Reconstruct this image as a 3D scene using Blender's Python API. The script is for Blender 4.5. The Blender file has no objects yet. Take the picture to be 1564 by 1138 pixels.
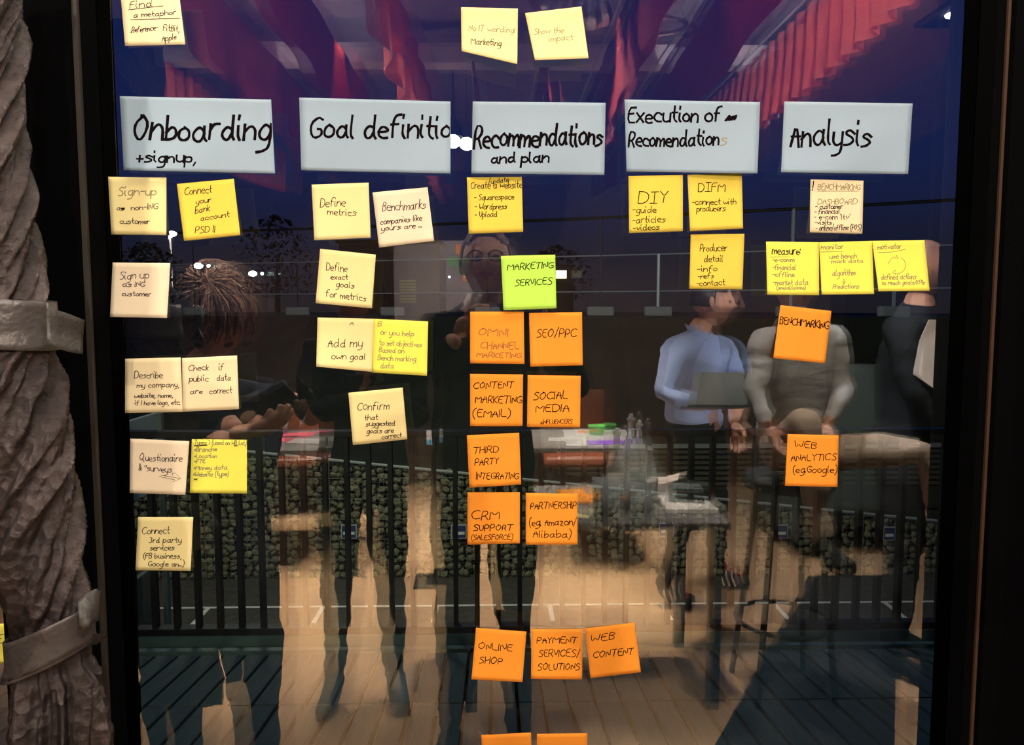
import bpy, bmesh, math, random
from mathutils import Vector, Matrix, noise
R = math.radians
random.seed(7)
scn = bpy.context.scene
C = scn.collection

# ------------------------------------------------------------------ camera
F = 1150.0
W, H = 1564.0, 1138.0
CAMP = Vector((0.0, -1.02, 1.55))
PITCH, YAW = R(4.67), R(-1.25)
cd = bpy.data.cameras.new('camera')
cam = bpy.data.objects.new('camera', cd)
C.objects.link(cam)
cd.sensor_width = 36.0
cd.lens = F / W * 36.0
cd.clip_start = 0.02
cd.clip_end = 500
cam.location = CAMP
cam.rotation_euler = (R(90) - PITCH, 0, YAW)
scn.camera = cam
CR = cam.rotation_euler.to_matrix()

# ------------------------------------------------------------------ exposure, sky
scn.view_settings.view_transform = 'Standard'
scn.view_settings.look = 'None'
scn.view_settings.gamma = 1.0
scn.view_settings.exposure = 0.0
scn.view_settings.use_curve_mapping = False
world = bpy.data.worlds.new('dusk_sky')
scn.world = world
world.use_nodes = True
wn = world.node_tree
wn.nodes.clear()
wo = wn.nodes.new('ShaderNodeOutputWorld')
wb = wn.nodes.new('ShaderNodeBackground')
wr = wn.nodes.new('ShaderNodeValToRGB')
wt = wn.nodes.new('ShaderNodeTexCoord')
ws = wn.nodes.new('ShaderNodeSeparateXYZ')
wn.links.new(wt.outputs['Generated'], ws.inputs[0])
wn.links.new(ws.outputs['Z'], wr.inputs[0])
wn.links.new(wr.outputs[0], wb.inputs[0])
wn.links.new(wb.outputs[0], wo.inputs[0])
e = wr.color_ramp.elements
e[0].position = 0.0
e[0].color = (0.016, 0.013, 0.020, 1)
e[1].position = 0.5
e[1].color = (0.006, 0.014, 0.095, 1)
e3 = wr.color_ramp.elements.new(0.07)
e3.color = (0.013, 0.013, 0.030, 1)
e2 = wr.color_ramp.elements.new(0.17)
e2.color = (0.011, 0.017, 0.082, 1)
wb.inputs['Strength'].default_value = 1.0

# ------------------------------------------------------------------ lights
def spot(name, loc, aim, power, col, size=70, rad=0.03, blend=0.3):
    l = bpy.data.lights.new(name, 'SPOT')
    l.energy = power
    l.color = col
    l.spot_size = R(size)
    l.spot_blend = blend
    l.shadow_soft_size = rad
    o = bpy.data.objects.new(name, l)
    C.objects.link(o)
    o.location = loc
    o.rotation_euler = (Vector(aim) - Vector(loc)).to_track_quat('-Z', 'Y').to_euler()
    return o

WARM = (1.0, 0.86, 0.68)
COOL = (0.86, 0.92, 1.0)
spot('ceiling_and_fill_spot', (-1.0, -1.8, 3.12), (-0.25, 0.0, 1.15), 84, WARM, 85, 0.03)
spot('ceiling_and_fill_spot', (1.0, -1.8, 3.12), (0.25, 0.0, 1.15), 80, WARM, 85, 0.03)
spot('ceiling_and_fill_spot', (0.25, -1.7, 3.12), (0.0, 0.0, 1.75), 50, COOL, 70, 0.03)
spot('added_shadow_spot', (0.17, -4.3, 2.70), (0.0, 0.0, 1.5), 230, WARM, 45, 0.02)  # added unseen spots, put in to throw crisp shadows on the notes
spot('added_shadow_spot', (2.42, -4.2, 2.75), (0.35, 0.0, 1.5), 170, WARM, 45, 0.02)
spot('added_shadow_spot', (-1.75, -4.0, 2.62), (-0.2, 0.0, 1.5), 200, WARM, 45, 0.02)
spot('ceiling_and_fill_spot', (1.0, -2.0, 3.12), (1.05, -2.75, 1.0), 520, (0.9, 0.93, 1.0), 70, 0.04)  # this and the next two are added to brighten the mirrored people
spot('ceiling_and_fill_spot', (1.2, -0.85, 3.12), (1.25, -1.8, 1.0), 260, WARM, 70, 0.04)
spot('ceiling_and_fill_spot', (1.5, -1.2, 3.12), (1.75, -2.1, 1.3), 150, WARM, 60, 0.04)
spot('ceiling_and_fill_spot', (0.55, -2.9, 3.12), (0.45, -3.3, 0.0), 1700, WARM, 66, 0.05, 0.5)
spot('ceiling_and_fill_spot', (-0.9, -3.3, 3.12), (-0.9, -3.5, 0.0), 1600, WARM, 70, 0.05, 0.5)
spot('ceiling_and_fill_spot', (1.9, -3.7, 3.12), (1.8, -3.7, 0.0), 600, WARM, 80, 0.05, 0.5)
spot('ceiling_and_fill_spot', (-0.42, -0.35, 3.12), (-0.66, -0.86, 1.6), 330, WARM, 28, 0.03)  # added spot that brightens the bowed head's hair
spot('ceiling_and_fill_spot', (0.45, -3.6, 3.12), (0.78, -4.0, 0.75), 1300, (1, .93, .85), 36, 0.04)  # this and the next two are added to brighten the tables
spot('ceiling_and_fill_spot', (0.6, -2.3, 3.12), (0.72, -2.1, 0.75), 800, (1, .93, .85), 34, 0.04)
spot('ceiling_and_fill_spot', (-1.0, -2.6, 3.12), (-1.15, -3.9, 0.75), 1000, (1, .93, .85), 36, 0.04)
spot('sail_fill', (1.15, -1.3, 2.62), (0.75, -4.6, 3.1), 480, (1.0, 0.84, 0.78), 95, 0.03, 0.6)  # added unseen fills that brighten the fabric sails
spot('sail_fill', (-1.15, -1.3, 2.62), (-0.9, -4.6, 3.1), 480, (1.0, 0.84, 0.78), 95, 0.03, 0.6)
spot('sail_fill', (1.7, -1.4, 2.70), (1.42, -3.0, 2.9), 110, (1.0, 0.80, 0.7), 60, 0.03, 0.6)

def area(name, loc, aim, power, col, sx, sy):
    l = bpy.data.lights.new(name, 'AREA')
    l.shape = 'RECTANGLE'
    l.size, l.size_y = sx, sy
    l.energy = power
    l.color = col
    o = bpy.data.objects.new(name, l)
    C.objects.link(o)
    o.location = loc
    o.rotation_euler = (Vector(aim) - Vector(loc)).to_track_quat('-Z', 'Y').to_euler()
    return o
area('parking_lot_light', (-3.0, 9.0, 6.0), (0.5, 17.0, -4.0), 950, (1.0, 0.92, 0.72), 1.5, 1.5)
area('deck_tint_fill', (0.0, 1.6, 4.2), (0.0, 1.9, 0.0), 11, (0.35, 1.0, 0.92), 2.5, 0.6)  # added green-tinted fill without a fixture, turns the deck teal
area('face_fill', (0.0, -0.75, 3.2), (0.0, -0.9, 0.0), 30, WARM, 1.6, 0.5)  # added soft fill for faces and chests near the glass

# ------------------------------------------------------------------ materials
def mat(name, col, rough=0.6, metal=0.0, emit=None, estr=0.0, bump=0.0, bscale=40.0, var=0.0, vscale=8.0,
        spec=0.5, transl=0.0, vcol=None, stretch=None, trans=0.0, ior=1.45):
    m = bpy.data.materials.new(name)
    m.use_nodes = True
    nt = m.node_tree
    p = nt.nodes['Principled BSDF']
    p.inputs['Base Color'].default_value = (*col, 1)
    p.inputs['Roughness'].default_value = rough
    p.inputs['Metallic'].default_value = metal
    p.inputs['Specular IOR Level'].default_value = spec
    p.inputs['Transmission Weight'].default_value = trans
    p.inputs['IOR'].default_value = ior
    if emit:
        p.inputs['Emission Color'].default_value = (*emit, 1)
        p.inputs['Emission Strength'].default_value = estr
    tc = mp = None
    if bump or var:
        tc = nt.nodes.new('ShaderNodeTexCoord')
        mp = nt.nodes.new('ShaderNodeMapping')
        nt.links.new(tc.outputs['Object'], mp.inputs[0])
        if stretch:
            mp.inputs['Scale'].default_value = stretch
    if var:
        n = nt.nodes.new('ShaderNodeTexNoise')
        n.inputs['Scale'].default_value = vscale
        n.inputs['Detail'].default_value = 5
        nt.links.new(mp.outputs[0], n.inputs['Vector'])
        r = nt.nodes.new('ShaderNodeValToRGB')
        r.color_ramp.elements[0].position = 0.3
        r.color_ramp.elements[1].position = 0.7
        c2 = vcol or tuple(min(1, c * (1 + var)) for c in col)
        r.color_ramp.elements[0].color = (*[c * (1 - var) for c in col], 1)
        r.color_ramp.elements[1].color = (*c2, 1)
        nt.links.new(n.outputs['Fac'], r.inputs[0])
        nt.links.new(r.outputs[0], p.inputs['Base Color'])
    if bump:
        n2 = nt.nodes.new('ShaderNodeTexNoise')
        n2.inputs['Scale'].default_value = bscale
        n2.inputs['Detail'].default_value = 6
        nt.links.new(mp.outputs[0], n2.inputs['Vector'])
        b = nt.nodes.new('ShaderNodeBump')
        b.inputs['Strength'].default_value = bump
        b.inputs['Distance'].default_value = 0.01
        nt.links.new(n2.outputs['Fac'], b.inputs['Height'])
        nt.links.new(b.outputs[0], p.inputs['Normal'])
    if transl:
        t = nt.nodes.new('ShaderNodeBsdfTranslucent')
        t.inputs['Color'].default_value = (*col, 1)
        mx = nt.nodes.new('ShaderNodeMixShader')
        mx.inputs[0].default_value = transl
        nt.links.new(p.outputs[0], mx.inputs[1])
        nt.links.new(t.outputs[0], mx.inputs[2])
        nt.links.new(mx.outputs[0], nt.nodes['Material Output'].inputs['Surface'])
    return m

def glass_mat(name, refl, tint):
    """coated pane: mirror reflection mixed with clear transmission"""
    m = bpy.data.materials.new(name)
    m.use_nodes = True
    nt = m.node_tree
    nt.nodes.clear()
    o = nt.nodes.new('ShaderNodeOutputMaterial')
    mx = nt.nodes.new('ShaderNodeMixShader')
    g = nt.nodes.new('ShaderNodeBsdfGlossy')
    g.inputs['Roughness'].default_value = 0.0
    g.inputs['Color'].default_value = (1, 1, 1, 1)
    t = nt.nodes.new('ShaderNodeBsdfTransparent')
    t.inputs['Color'].default_value = (*tint, 1)
    fr = nt.nodes.new('ShaderNodeFresnel')
    fr.inputs[0].default_value = 1.45
    ma = nt.nodes.new('ShaderNodeMath')
    ma.operation = 'ADD'
    ma.use_clamp = True
    ma.inputs[1].default_value = refl - 0.035
    nt.links.new(fr.outputs[0], ma.inputs[0])
    nt.links.new(ma.outputs[0], mx.inputs[0])
    nt.links.new(t.outputs[0], mx.inputs[1])
    nt.links.new(g.outputs[0], mx.inputs[2])
    nt.links.new(mx.outputs[0], o.inputs[0])
    return m

def clear_mat(name, col=(0.97, 1, 0.98)):
    m = bpy.data.materials.new(name)
    m.use_nodes = True
    nt = m.node_tree
    nt.nodes.clear()
    o = nt.nodes.new('ShaderNodeOutputMaterial')
    t = nt.nodes.new('ShaderNodeBsdfTransparent')
    t.inputs['Color'].default_value = (*col, 1)
    nt.links.new(t.outputs[0], o.inputs[0])
    return m

M = {}
M['cream'] = mat('cream_paper', (0.83, 0.70, 0.43), 0.85, transl=0.12, var=0.03, vscale=30)
M['buff'] = mat('buff_paper', (0.84, 0.70, 0.50), 0.85, transl=0.12, var=0.03, vscale=30)
M['pale'] = mat('pale_yellow_paper', (0.83, 0.71, 0.33), 0.85, transl=0.12, var=0.03, vscale=30)
M['yellow'] = mat('yellow_paper', (0.78, 0.60, 0.075), 0.85, transl=0.12, var=0.03, vscale=30)
M['lemon'] = mat('lemon_paper', (0.88, 0.83, 0.11), 0.85, transl=0.12, var=0.03, vscale=30)
M['lime'] = mat('lime_green_paper', (0.50, 0.83, 0.10), 0.85, transl=0.12, var=0.03, vscale=30)
M['orange'] = mat('orange_paper', (0.90, 0.31, 0.022), 0.85, transl=0.12, var=0.03, vscale=30)
M['blue'] = mat('pale_blue_paper', (0.29, 0.385, 0.47), 0.8, transl=0.08, var=0.03, vscale=12)
M['ink'] = mat('black_ink', (0.006, 0.004, 0.005), 0.9, spec=0.0)
M['pen'] = mat('dark_pen_ink', (0.025, 0.016, 0.018), 0.9, spec=0.0)
M['faint'] = mat('faded_pen_ink', (0.24, 0.20, 0.09), 0.7)
M['brown'] = mat('brown_pen_ink', (0.20, 0.05, 0.01), 0.7)
M['frame'] = mat('black_window_frame', (0.0015, 0.0015, 0.0018), 0.9, spec=0.03)
M['bead'] = mat('frame_edge_highlight', (0.030, 0.025, 0.020), 0.5)  # lighter colour stands in for the highlight along the frame's chamfer
M['black'] = mat('matt_black', (0.006, 0.006, 0.006), 0.8)
M['glass_in'] = glass_mat('inner_glass', 0.17, (0.96, 0.99, 0.98))
M['glass_out'] = glass_mat('outer_glass', 0.09, (0.94, 0.99, 0.97))
M['glass_edge'] = clear_mat('glass_edge')

# ------------------------------------------------------------------ helpers
def ray(px, py):
    d = Vector(((px - W / 2) / F, -(py - H / 2) / F, -1.0))
    return (CR @ d).normalized()

def on_y(px, py, y):
    d = ray(px, py)
    return CAMP + d * ((y - CAMP.y) / d.y)

def on_z(px, py, z):
    d = ray(px, py)
    return CAMP + d * ((z - CAMP.z) / d.z)

def vy(px, py, dist):
    """real place in the room of what the pane mirrors towards pixel px, py, seen DIST away from the lens"""
    p = on_y(px, py, CAMP.y + dist)
    return Vector((p.x, -p.y, p.z))

def vfloor(px, py, z=0.0):
    p = on_z(px, py, z)
    return Vector((p.x, -p.y, p.z))

def tag(o, label=None, cat=None, group=None, kind=None):
    if label: o['label'] = label
    if cat: o['category'] = cat
    if group: o['group'] = group
    if kind: o['kind'] = kind
    return o

def empty(name, loc=(0, 0, 0), rz=0.0, **k):
    o = bpy.data.objects.new(name, None)
    C.objects.link(o)
    o.location = loc
    o.rotation_euler = (0, 0, rz)
    return tag(o, **k)

def link_mesh(name, me, parent=None, mats=None, smooth=False, world=False):
    o = bpy.data.objects.new(name, me)
    C.objects.link(o)
    for m in (mats or []):
        me.materials.append(m)
    if smooth:
        me.polygons.foreach_set('use_smooth', [True] * len(me.polygons))
    if parent:
        o.parent = parent
        if world:
            o.matrix_parent_inverse = Matrix.LocRotScale(parent.location, parent.rotation_euler, None).inverted()
    return o

def obj(name, bm, m, parent=None, smooth=False, world=False):
    me = bpy.data.meshes.new(name)
    bm.to_mesh(me)
    bm.free()
    return link_mesh(name, me, parent, m if isinstance(m, list) else [m], smooth, world)

def BM():
    return bmesh.new()

def solid(bm, geom, thickness):
    bmesh.ops.recalc_face_normals(bm, faces=bm.faces[:])
    bm.normal_update()
    bmesh.ops.solidify(bm, geom=geom, thickness=thickness)

def box(bm, x0, x1, y0, y1, z0, z1, mi=0, bev=0.0, mtx=None):
    r = bmesh.ops.create_cube(bm, size=1.0)
    vs = r['verts']
    for v in vs:
        v.co = Vector(((x0 + x1) / 2 + v.co.x * (x1 - x0), (y0 + y1) / 2 + v.co.y * (y1 - y0), (z0 + z1) / 2 + v.co.z * (z1 - z0)))
    if mtx:
        bmesh.ops.transform(bm, matrix=mtx, verts=vs)
    fs = set(f for v in vs for f in v.link_faces)
    for f in fs: f.material_index = mi
    if bev:
        es = list(set(ed for v in vs for ed in v.link_edges))
        r2 = bmesh.ops.bevel(bm, geom=es, offset=bev, segments=2, affect='EDGES', profile=0.6)
        for f in r2['faces']: f.material_index = mi

def tube(bm, pts, rad, seg=8, mi=0, cap=True):
    pts = [Vector(p) for p in pts]
    rads = rad if isinstance(rad, (list, tuple)) else [rad] * len(pts)
    rings = []
    for i, p in enumerate(pts):
        t = (pts[min(i + 1, len(pts) - 1)] - pts[max(i - 1, 0)]).normalized()
        a = t.orthogonal().normalized() if i == 0 else (a - t * a.dot(t)).normalized()
        b = t.cross(a)
        rings.append([bm.verts.new(p + (a * math.cos(2 * math.pi * k / seg) + b * math.sin(2 * math.pi * k / seg)) * rads[i]) for k in range(seg)])
    for i in range(len(rings) - 1):
        for k in range(seg):
            f = bm.faces.new((rings[i][k], rings[i][(k + 1) % seg], rings[i + 1][(k + 1) % seg], rings[i + 1][k]))
            f.material_index = mi
    if cap:
        for r_ in (list(reversed(rings[0])), rings[-1]):
            f = bm.faces.new(r_)
            f.material_index = mi

def lathe(bm, prof, seg=20, loc=(0, 0, 0), mi=0):
    rings = []
    for r_, z in prof:
        r_ = max(r_, 1e-4)
        rings.append([bm.verts.new((loc[0] + r_ * math.cos(2 * math.pi * k / seg), loc[1] + r_ * math.sin(2 * math.pi * k / seg), loc[2] + z)) for k in range(seg)])
    for i in range(len(rings) - 1):
        for k in range(seg):
            f = bm.faces.new((rings[i][k], rings[i][(k + 1) % seg], rings[i + 1][(k + 1) % seg], rings[i + 1][k]))
            f.material_index = mi

def ell(bm, c, s, u=12, v=8, rot=None, mi=0):
    r = bmesh.ops.create_uvsphere(bm, u_segments=u, v_segments=v, radius=1.0)
    for w in r['verts']:
        q = Vector((w.co.x * s[0], w.co.y * s[1], w.co.z * s[2]))
        if rot: q = rot @ q
        w.co = q + Vector(c)
    for f in set(f for w in r['verts'] for f in w.link_faces): f.material_index = mi

# ------------------------------------------------------------------ room shell and window
M['floor'] = mat('warm_wood_floor', (0.50, 0.31, 0.17), 0.55, var=0.12, vscale=3, bump=0.1, bscale=30)
M['ceil'] = mat('dark_ceiling', (0.30, 0.27, 0.33), 0.9, var=0.1)
M['wallb'] = mat('brown_grey_wall', (0.12, 0.085, 0.065), 0.85, var=0.2, vscale=2)
M['walld'] = mat('dark_wall', (0.006, 0.005, 0.005), 0.9, spec=0.1)
RX, RY, RZ = 4.3, -8.6, 3.3
def struct(name, bm, m, parent=None):
    o = obj(name, bm, m, parent)
    if not parent: o['kind'] = 'structure'
    return o
b = BM(); box(b, -RX, RX, RY, -0.06, -0.2, 0.0); struct('floor', b, M['floor'])
b = BM(); box(b, -RX, RX, RY, -0.06, RZ, RZ + 0.2); struct('ceiling', b, M['ceil'])
b = BM(); box(b, -RX, RX, RY - 0.2, RY, -0.2, RZ + 0.2); struct('wall_back', b, M['wallb'])
b = BM(); box(b, -RX - 0.2, -RX, RY - 0.2, 0.1, -0.2, RZ + 0.2); struct('wall_left', b, M['walld'])
b = BM(); box(b, RX, RX + 0.2, RY - 0.2, 0.1, -0.2, RZ + 0.2); struct('wall_right', b, M['walld'])
gl = (on_y(139, 0, .055).x + on_y(193, 1138, .055).x) / 2        # clear outer opening
gr = (on_y(1497, 0, .055).x + on_y(1461, 1138, .055).x) / 2
bl_ = (on_y(114, 0, -.04).x + on_y(166, 1138, -.04).x) / 2       # bright edge of the frame
br_ = (on_y(1544, 0, -.04).x + on_y(1481, 1138, -.04).x) / 2
ZB, ZT = 0.35, 2.85
b = BM()
box(b, gr + 0.20, RX, -0.06, 0.10, -0.2, RZ + 0.2)
box(b, -RX, -2.2, -0.06, 0.10, -0.2, RZ + 0.2)
box(b, -2.2, gr + 0.20, -0.06, 0.10, ZT + 0.08, RZ + 0.2)
box(b, -2.2, gr + 0.20, -0.06, 0.10, -0.2, ZB - 0.08)
struct('wall_front', b, M['walld'])

win = empty('window_1', (0, 0, 0)); win['kind'] = 'structure'
ml0 = on_y(80, 569, 0).x
brn = mat('brown_edge_reflection', (0.060, 0.030, 0.016), 0.5)  # brown reflection along the frame edge put into the base colour
for x0, x1, y0, y1, nm, m_ in ((ml0 - .05, bl_ - .003, -.05, .06, 'frame_post', M['frame']), (bl_ - .003, bl_ + .003, -.043, -.036, 'glazing_bead', M['bead']),
        (bl_ - .003, bl_ + .006, -.036, -.001, 'gasket', M['frame']), (bl_ - .003, gl, .0065, .06, 'gasket', M['frame']),
        (br_ + .003, gr + .25, -.05, .06, 'frame_post', M['frame']), (br_ - .0005, br_ + .003, -.040, -.036, 'glazing_bead', brn),
        (br_ - .012, br_ + .003, -.036, -.001, 'gasket', M['frame']), (gr, br_ + .003, .0065, .06, 'gasket', M['frame'])):
    b = BM()
    box(b, x0, x1, y0, y1, ZB - .02, ZT + .02)
    obj(nm, b, m_, win)
b = BM()
box(b, ml0 - 0.05, gr + 0.21, -0.05, 0.09, ZB - 0.08, ZB, bev=0.004)
obj('frame_rail', b, M['frame'], win)
b = BM()
box(b, ml0 - 0.05, gr + 0.21, -0.05, 0.09, ZT, ZT + 0.08, bev=0.004)
obj('frame_rail', b, M['frame'], win)

def pane(name, x0, x1, y, m, parent, tilt=0.0):
    b = BM()
    box(b, x0, x1, 0.0, 0.004, ZB, ZT, mi=1)
    for f in b.faces:
        if f.normal.y < -0.9: f.material_index = 0
    o = obj(name, b, [m, M['glass_edge']], parent)
    o.location = (0, y, 0)
    o.rotation_euler = (0, 0, tilt)
    return o
pane('glass_pane', bl_ - .003, br_ + .003, 0.0, M['glass_in'], win)
pane('glass_pane', gl - 0.005, gr + 0.005, 0.034, M['glass_out'], win, R(-0.6))
win2 = empty('window_2', (0, 0, 0)); win2['kind'] = 'structure'
pane('glass_pane', -2.2, ml0 - 0.05, 0.0, M['glass_in'], win2)
b = BM()
box(b, -2.25, -2.17, -0.05, 0.09, ZB - 0.08, ZT + 0.08, bev=0.004)
obj('frame_post', b, M['frame'], win2)
b = BM()
box(b, -2.2, ml0 - 0.05, -0.05, 0.09, ZT, ZT + 0.08)
box(b, -2.2, ml0 - 0.05, -0.05, 0.09, ZB - 0.08, ZB)
obj('frame_rail', b, M['frame'], win2)

# ------------------------------------------------------------------ handwriting: single stroke letters, baseline 3, x-height 7, cap A
G = {
 'a': '46 27 05 13 33 45;47 44 53', 'b': '0A 03;05 27 46 44 23 03', 'c': '46 27 06 04 23 43', 'd': '46 27 05 13 33 45;4A 44 53',
 'e': '05 45 46 27 06 04 23 43', 'f': '4A 2A 18 13;07 37', 'g': '46 27 05 13 33 45;47 41 20 00', 'h': '0A 03;05 27 46 43',
 'i': '07 04 13;09 0A', 'j': '27 21 00;29 2A', 'k': '0A 03;37 05 33', 'l': '0A 04 13', 'm': '07 03;05 17 36 33;35 57 66 63',
 'n': '07 03;05 27 46 43', 'o': '27 06 04 23 44 46 27', 'p': '07 00;06 27 46 44 23 04', 'q': '46 27 05 13 33 45;47 40',
 'r': '07 03;05 17 37', 's': '46 27 06 35 44 23 03', 't': '1A 14 33;07 37', 'u': '07 04 23 44;47 43', 'v': '07 23 47',
 'w': '07 13 36 53 67', 'x': '07 43;47 03', 'y': '07 04 23 44;47 41 10 00', 'z': '07 47 03 43',
 'A': '03 2A 43;06 46', 'B': '03 0A 3A 48 27 07;27 45 33 03', 'C': '59 3A 08 05 23 54', 'D': '03 0A;0A 3A 58 55 33 03',
 'E': '4A 0A 03 43;07 37', 'F': '4A 0A 03;07 37', 'G': '59 3A 08 05 23 54 56 36', 'H': '0A 03;4A 43;06 47', 'I': '0A 03',
 'J': '3A 35 13 04', 'K': '0A 03;4A 06 43', 'L': '0A 03 43', 'M': '03 0A 36 6A 63', 'N': '03 0A 43 4A',
 'O': '3A 08 05 23 45 58 3A 2A', 'P': '03 0A 3A 48 36 06', 'Q': '3A 08 05 23 45 58 3A 2A;35 62', 'R': '03 0A 3A 48 26 06;26 43',
 'S': '49 2A 08 27 45 33 03', 'T': '0A 5A;3A 23', 'U': '0A 05 23 45 4A', 'V': '0A 23 4A', 'W': '0A 13 37 53 6A', 'X': '0A 43;4A 03',
 'Y': '0A 27 4A;27 23', 'Z': '0A 4A 03 43', '1': '0A 4A;2A 23;03 43', '2': '09 2A 48 03 43', '3': '0A 4A 27 45 23 03',
 '-': '06 36', '/': '02 3B', '(': '2B 09 04 21', ')': '0B 29 24 01', '!': '0A 05;03 04', '?': '09 2A 48 26 25;23 24',
 '.': '03 04', ',': '13 01', ':': '04 05;07 08', '&': '43 09 2A 37 04 23 46', '+': '05 45;27 23', '*': '05 27;25 07',
 "'": '0A 09', '"': '0A 08;2A 28', '~': '04 27 13 46 23 57 33 56 05 55 04',
}
def glyph(ch):
    s = []
    for st in G[ch].split(';'):
        s.append([(int(q[0]), int(q[1], 16) - 3) for q in st.split()])
    return s
def chaikin(p, n):
    for _ in range(n):
        if len(p) < 3: return p
        q = [p[0]]
        for i in range(len(p) - 1):
            a, c = p[i], p[i + 1]
            if i > 0: q.append((a[0] * .75 + c[0] * .25, a[1] * .75 + c[1] * .25))
            if i < len(p) - 2: q.append((a[0] * .25 + c[0] * .75, a[1] * .25 + c[1] * .75))
        q.append(p[-1])
        p = q
    return p
def text_strokes(text, x0, y0, x1, y1, cap):
    """polylines in photo pixels along the baseline (x0,y0)-(x1,y1)"""
    pen, out = 0.0, []
    for ch in text:
        if ch == ' ':
            pen += 3.2
            continue
        g = glyph(ch)
        w = max(p[0] for s in g for p in s)
        jy = random.uniform(-.35, .35)
        sc = random.uniform(.9, 1.08)
        for s in g:
            s2 = [(pen + x * sc + random.uniform(-.18, .18), (y + random.uniform(-.18, .18)) * sc + jy) for x, y in s]
            out.append(chaikin(s2, 1 if ch.isupper() else 2))
        pen += w * sc + (1.1 if w > 1 else 1.5)
    L = max(pen - 1.1, 1)
    res = []
    for s in out:
        q = []
        for x, y in s:
            t = x / L
            ux = x0 + (x1 - x0) * t + y * cap / 7 * 0.10
            q.append((ux, y0 + (y1 - y0) * t - y * cap / 7))
        res.append(q)
    return res

class Note:
    """a sheet stuck on the pane by its top strip; the rest lifts off and curls towards the room"""
    def __init__(s, q, curl=0.006, skew=0.0, base=0.0006, wave=0.0004, seed=0, fold=None, amp=2.0):
        s.q, s.curl, s.skew, s.base, s.wave, s.seed, s.amp = q, curl, skew, base, wave, seed, amp
    def px(s, u, v):
        (ax, ay), (bx, by), (cx, cy), (dx, dy) = s.q
        tx, ty = ax + (bx - ax) * u, ay + (by - ay) * u
        lx, ly = dx + (cx - dx) * u, dy + (cy - dy) * u
        return tx + (lx - tx) * v, ty + (ly - ty) * v
    def uv(s, x, y):
        (ax, ay), (bx, by), (cx, cy), (dx, dy) = s.q
        u = v = 0.5
        for _ in range(4):
            px, py = s.px(u, v)
            e1 = (bx - ax, by - ay); e2 = (dx - ax, dy - ay)
            det = e1[0] * e2[1] - e1[1] * e2[0]
            rx, ry = x - px, y - py
            u += (rx * e2[1] - ry * e2[0]) / det
            v += (e1[0] * ry - e1[1] * rx) / det
        return u, v
    def off(s, u, v):
        t = max(0.0, (v - 0.18) / 0.82)
        o = s.base + s.curl * t ** 1.7 * (1 + s.skew * (u - .5) * 2)
        o += s.wave * t * (1 + math.sin(s.seed * 3.1 + u * 5 + v * 3)) * s.amp
        return o
    def at(s, u, v, extra=0.0):
        px, py = s.px(u, v)
        return on_y(px, py, -(s.off(u, v) + extra))

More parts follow.
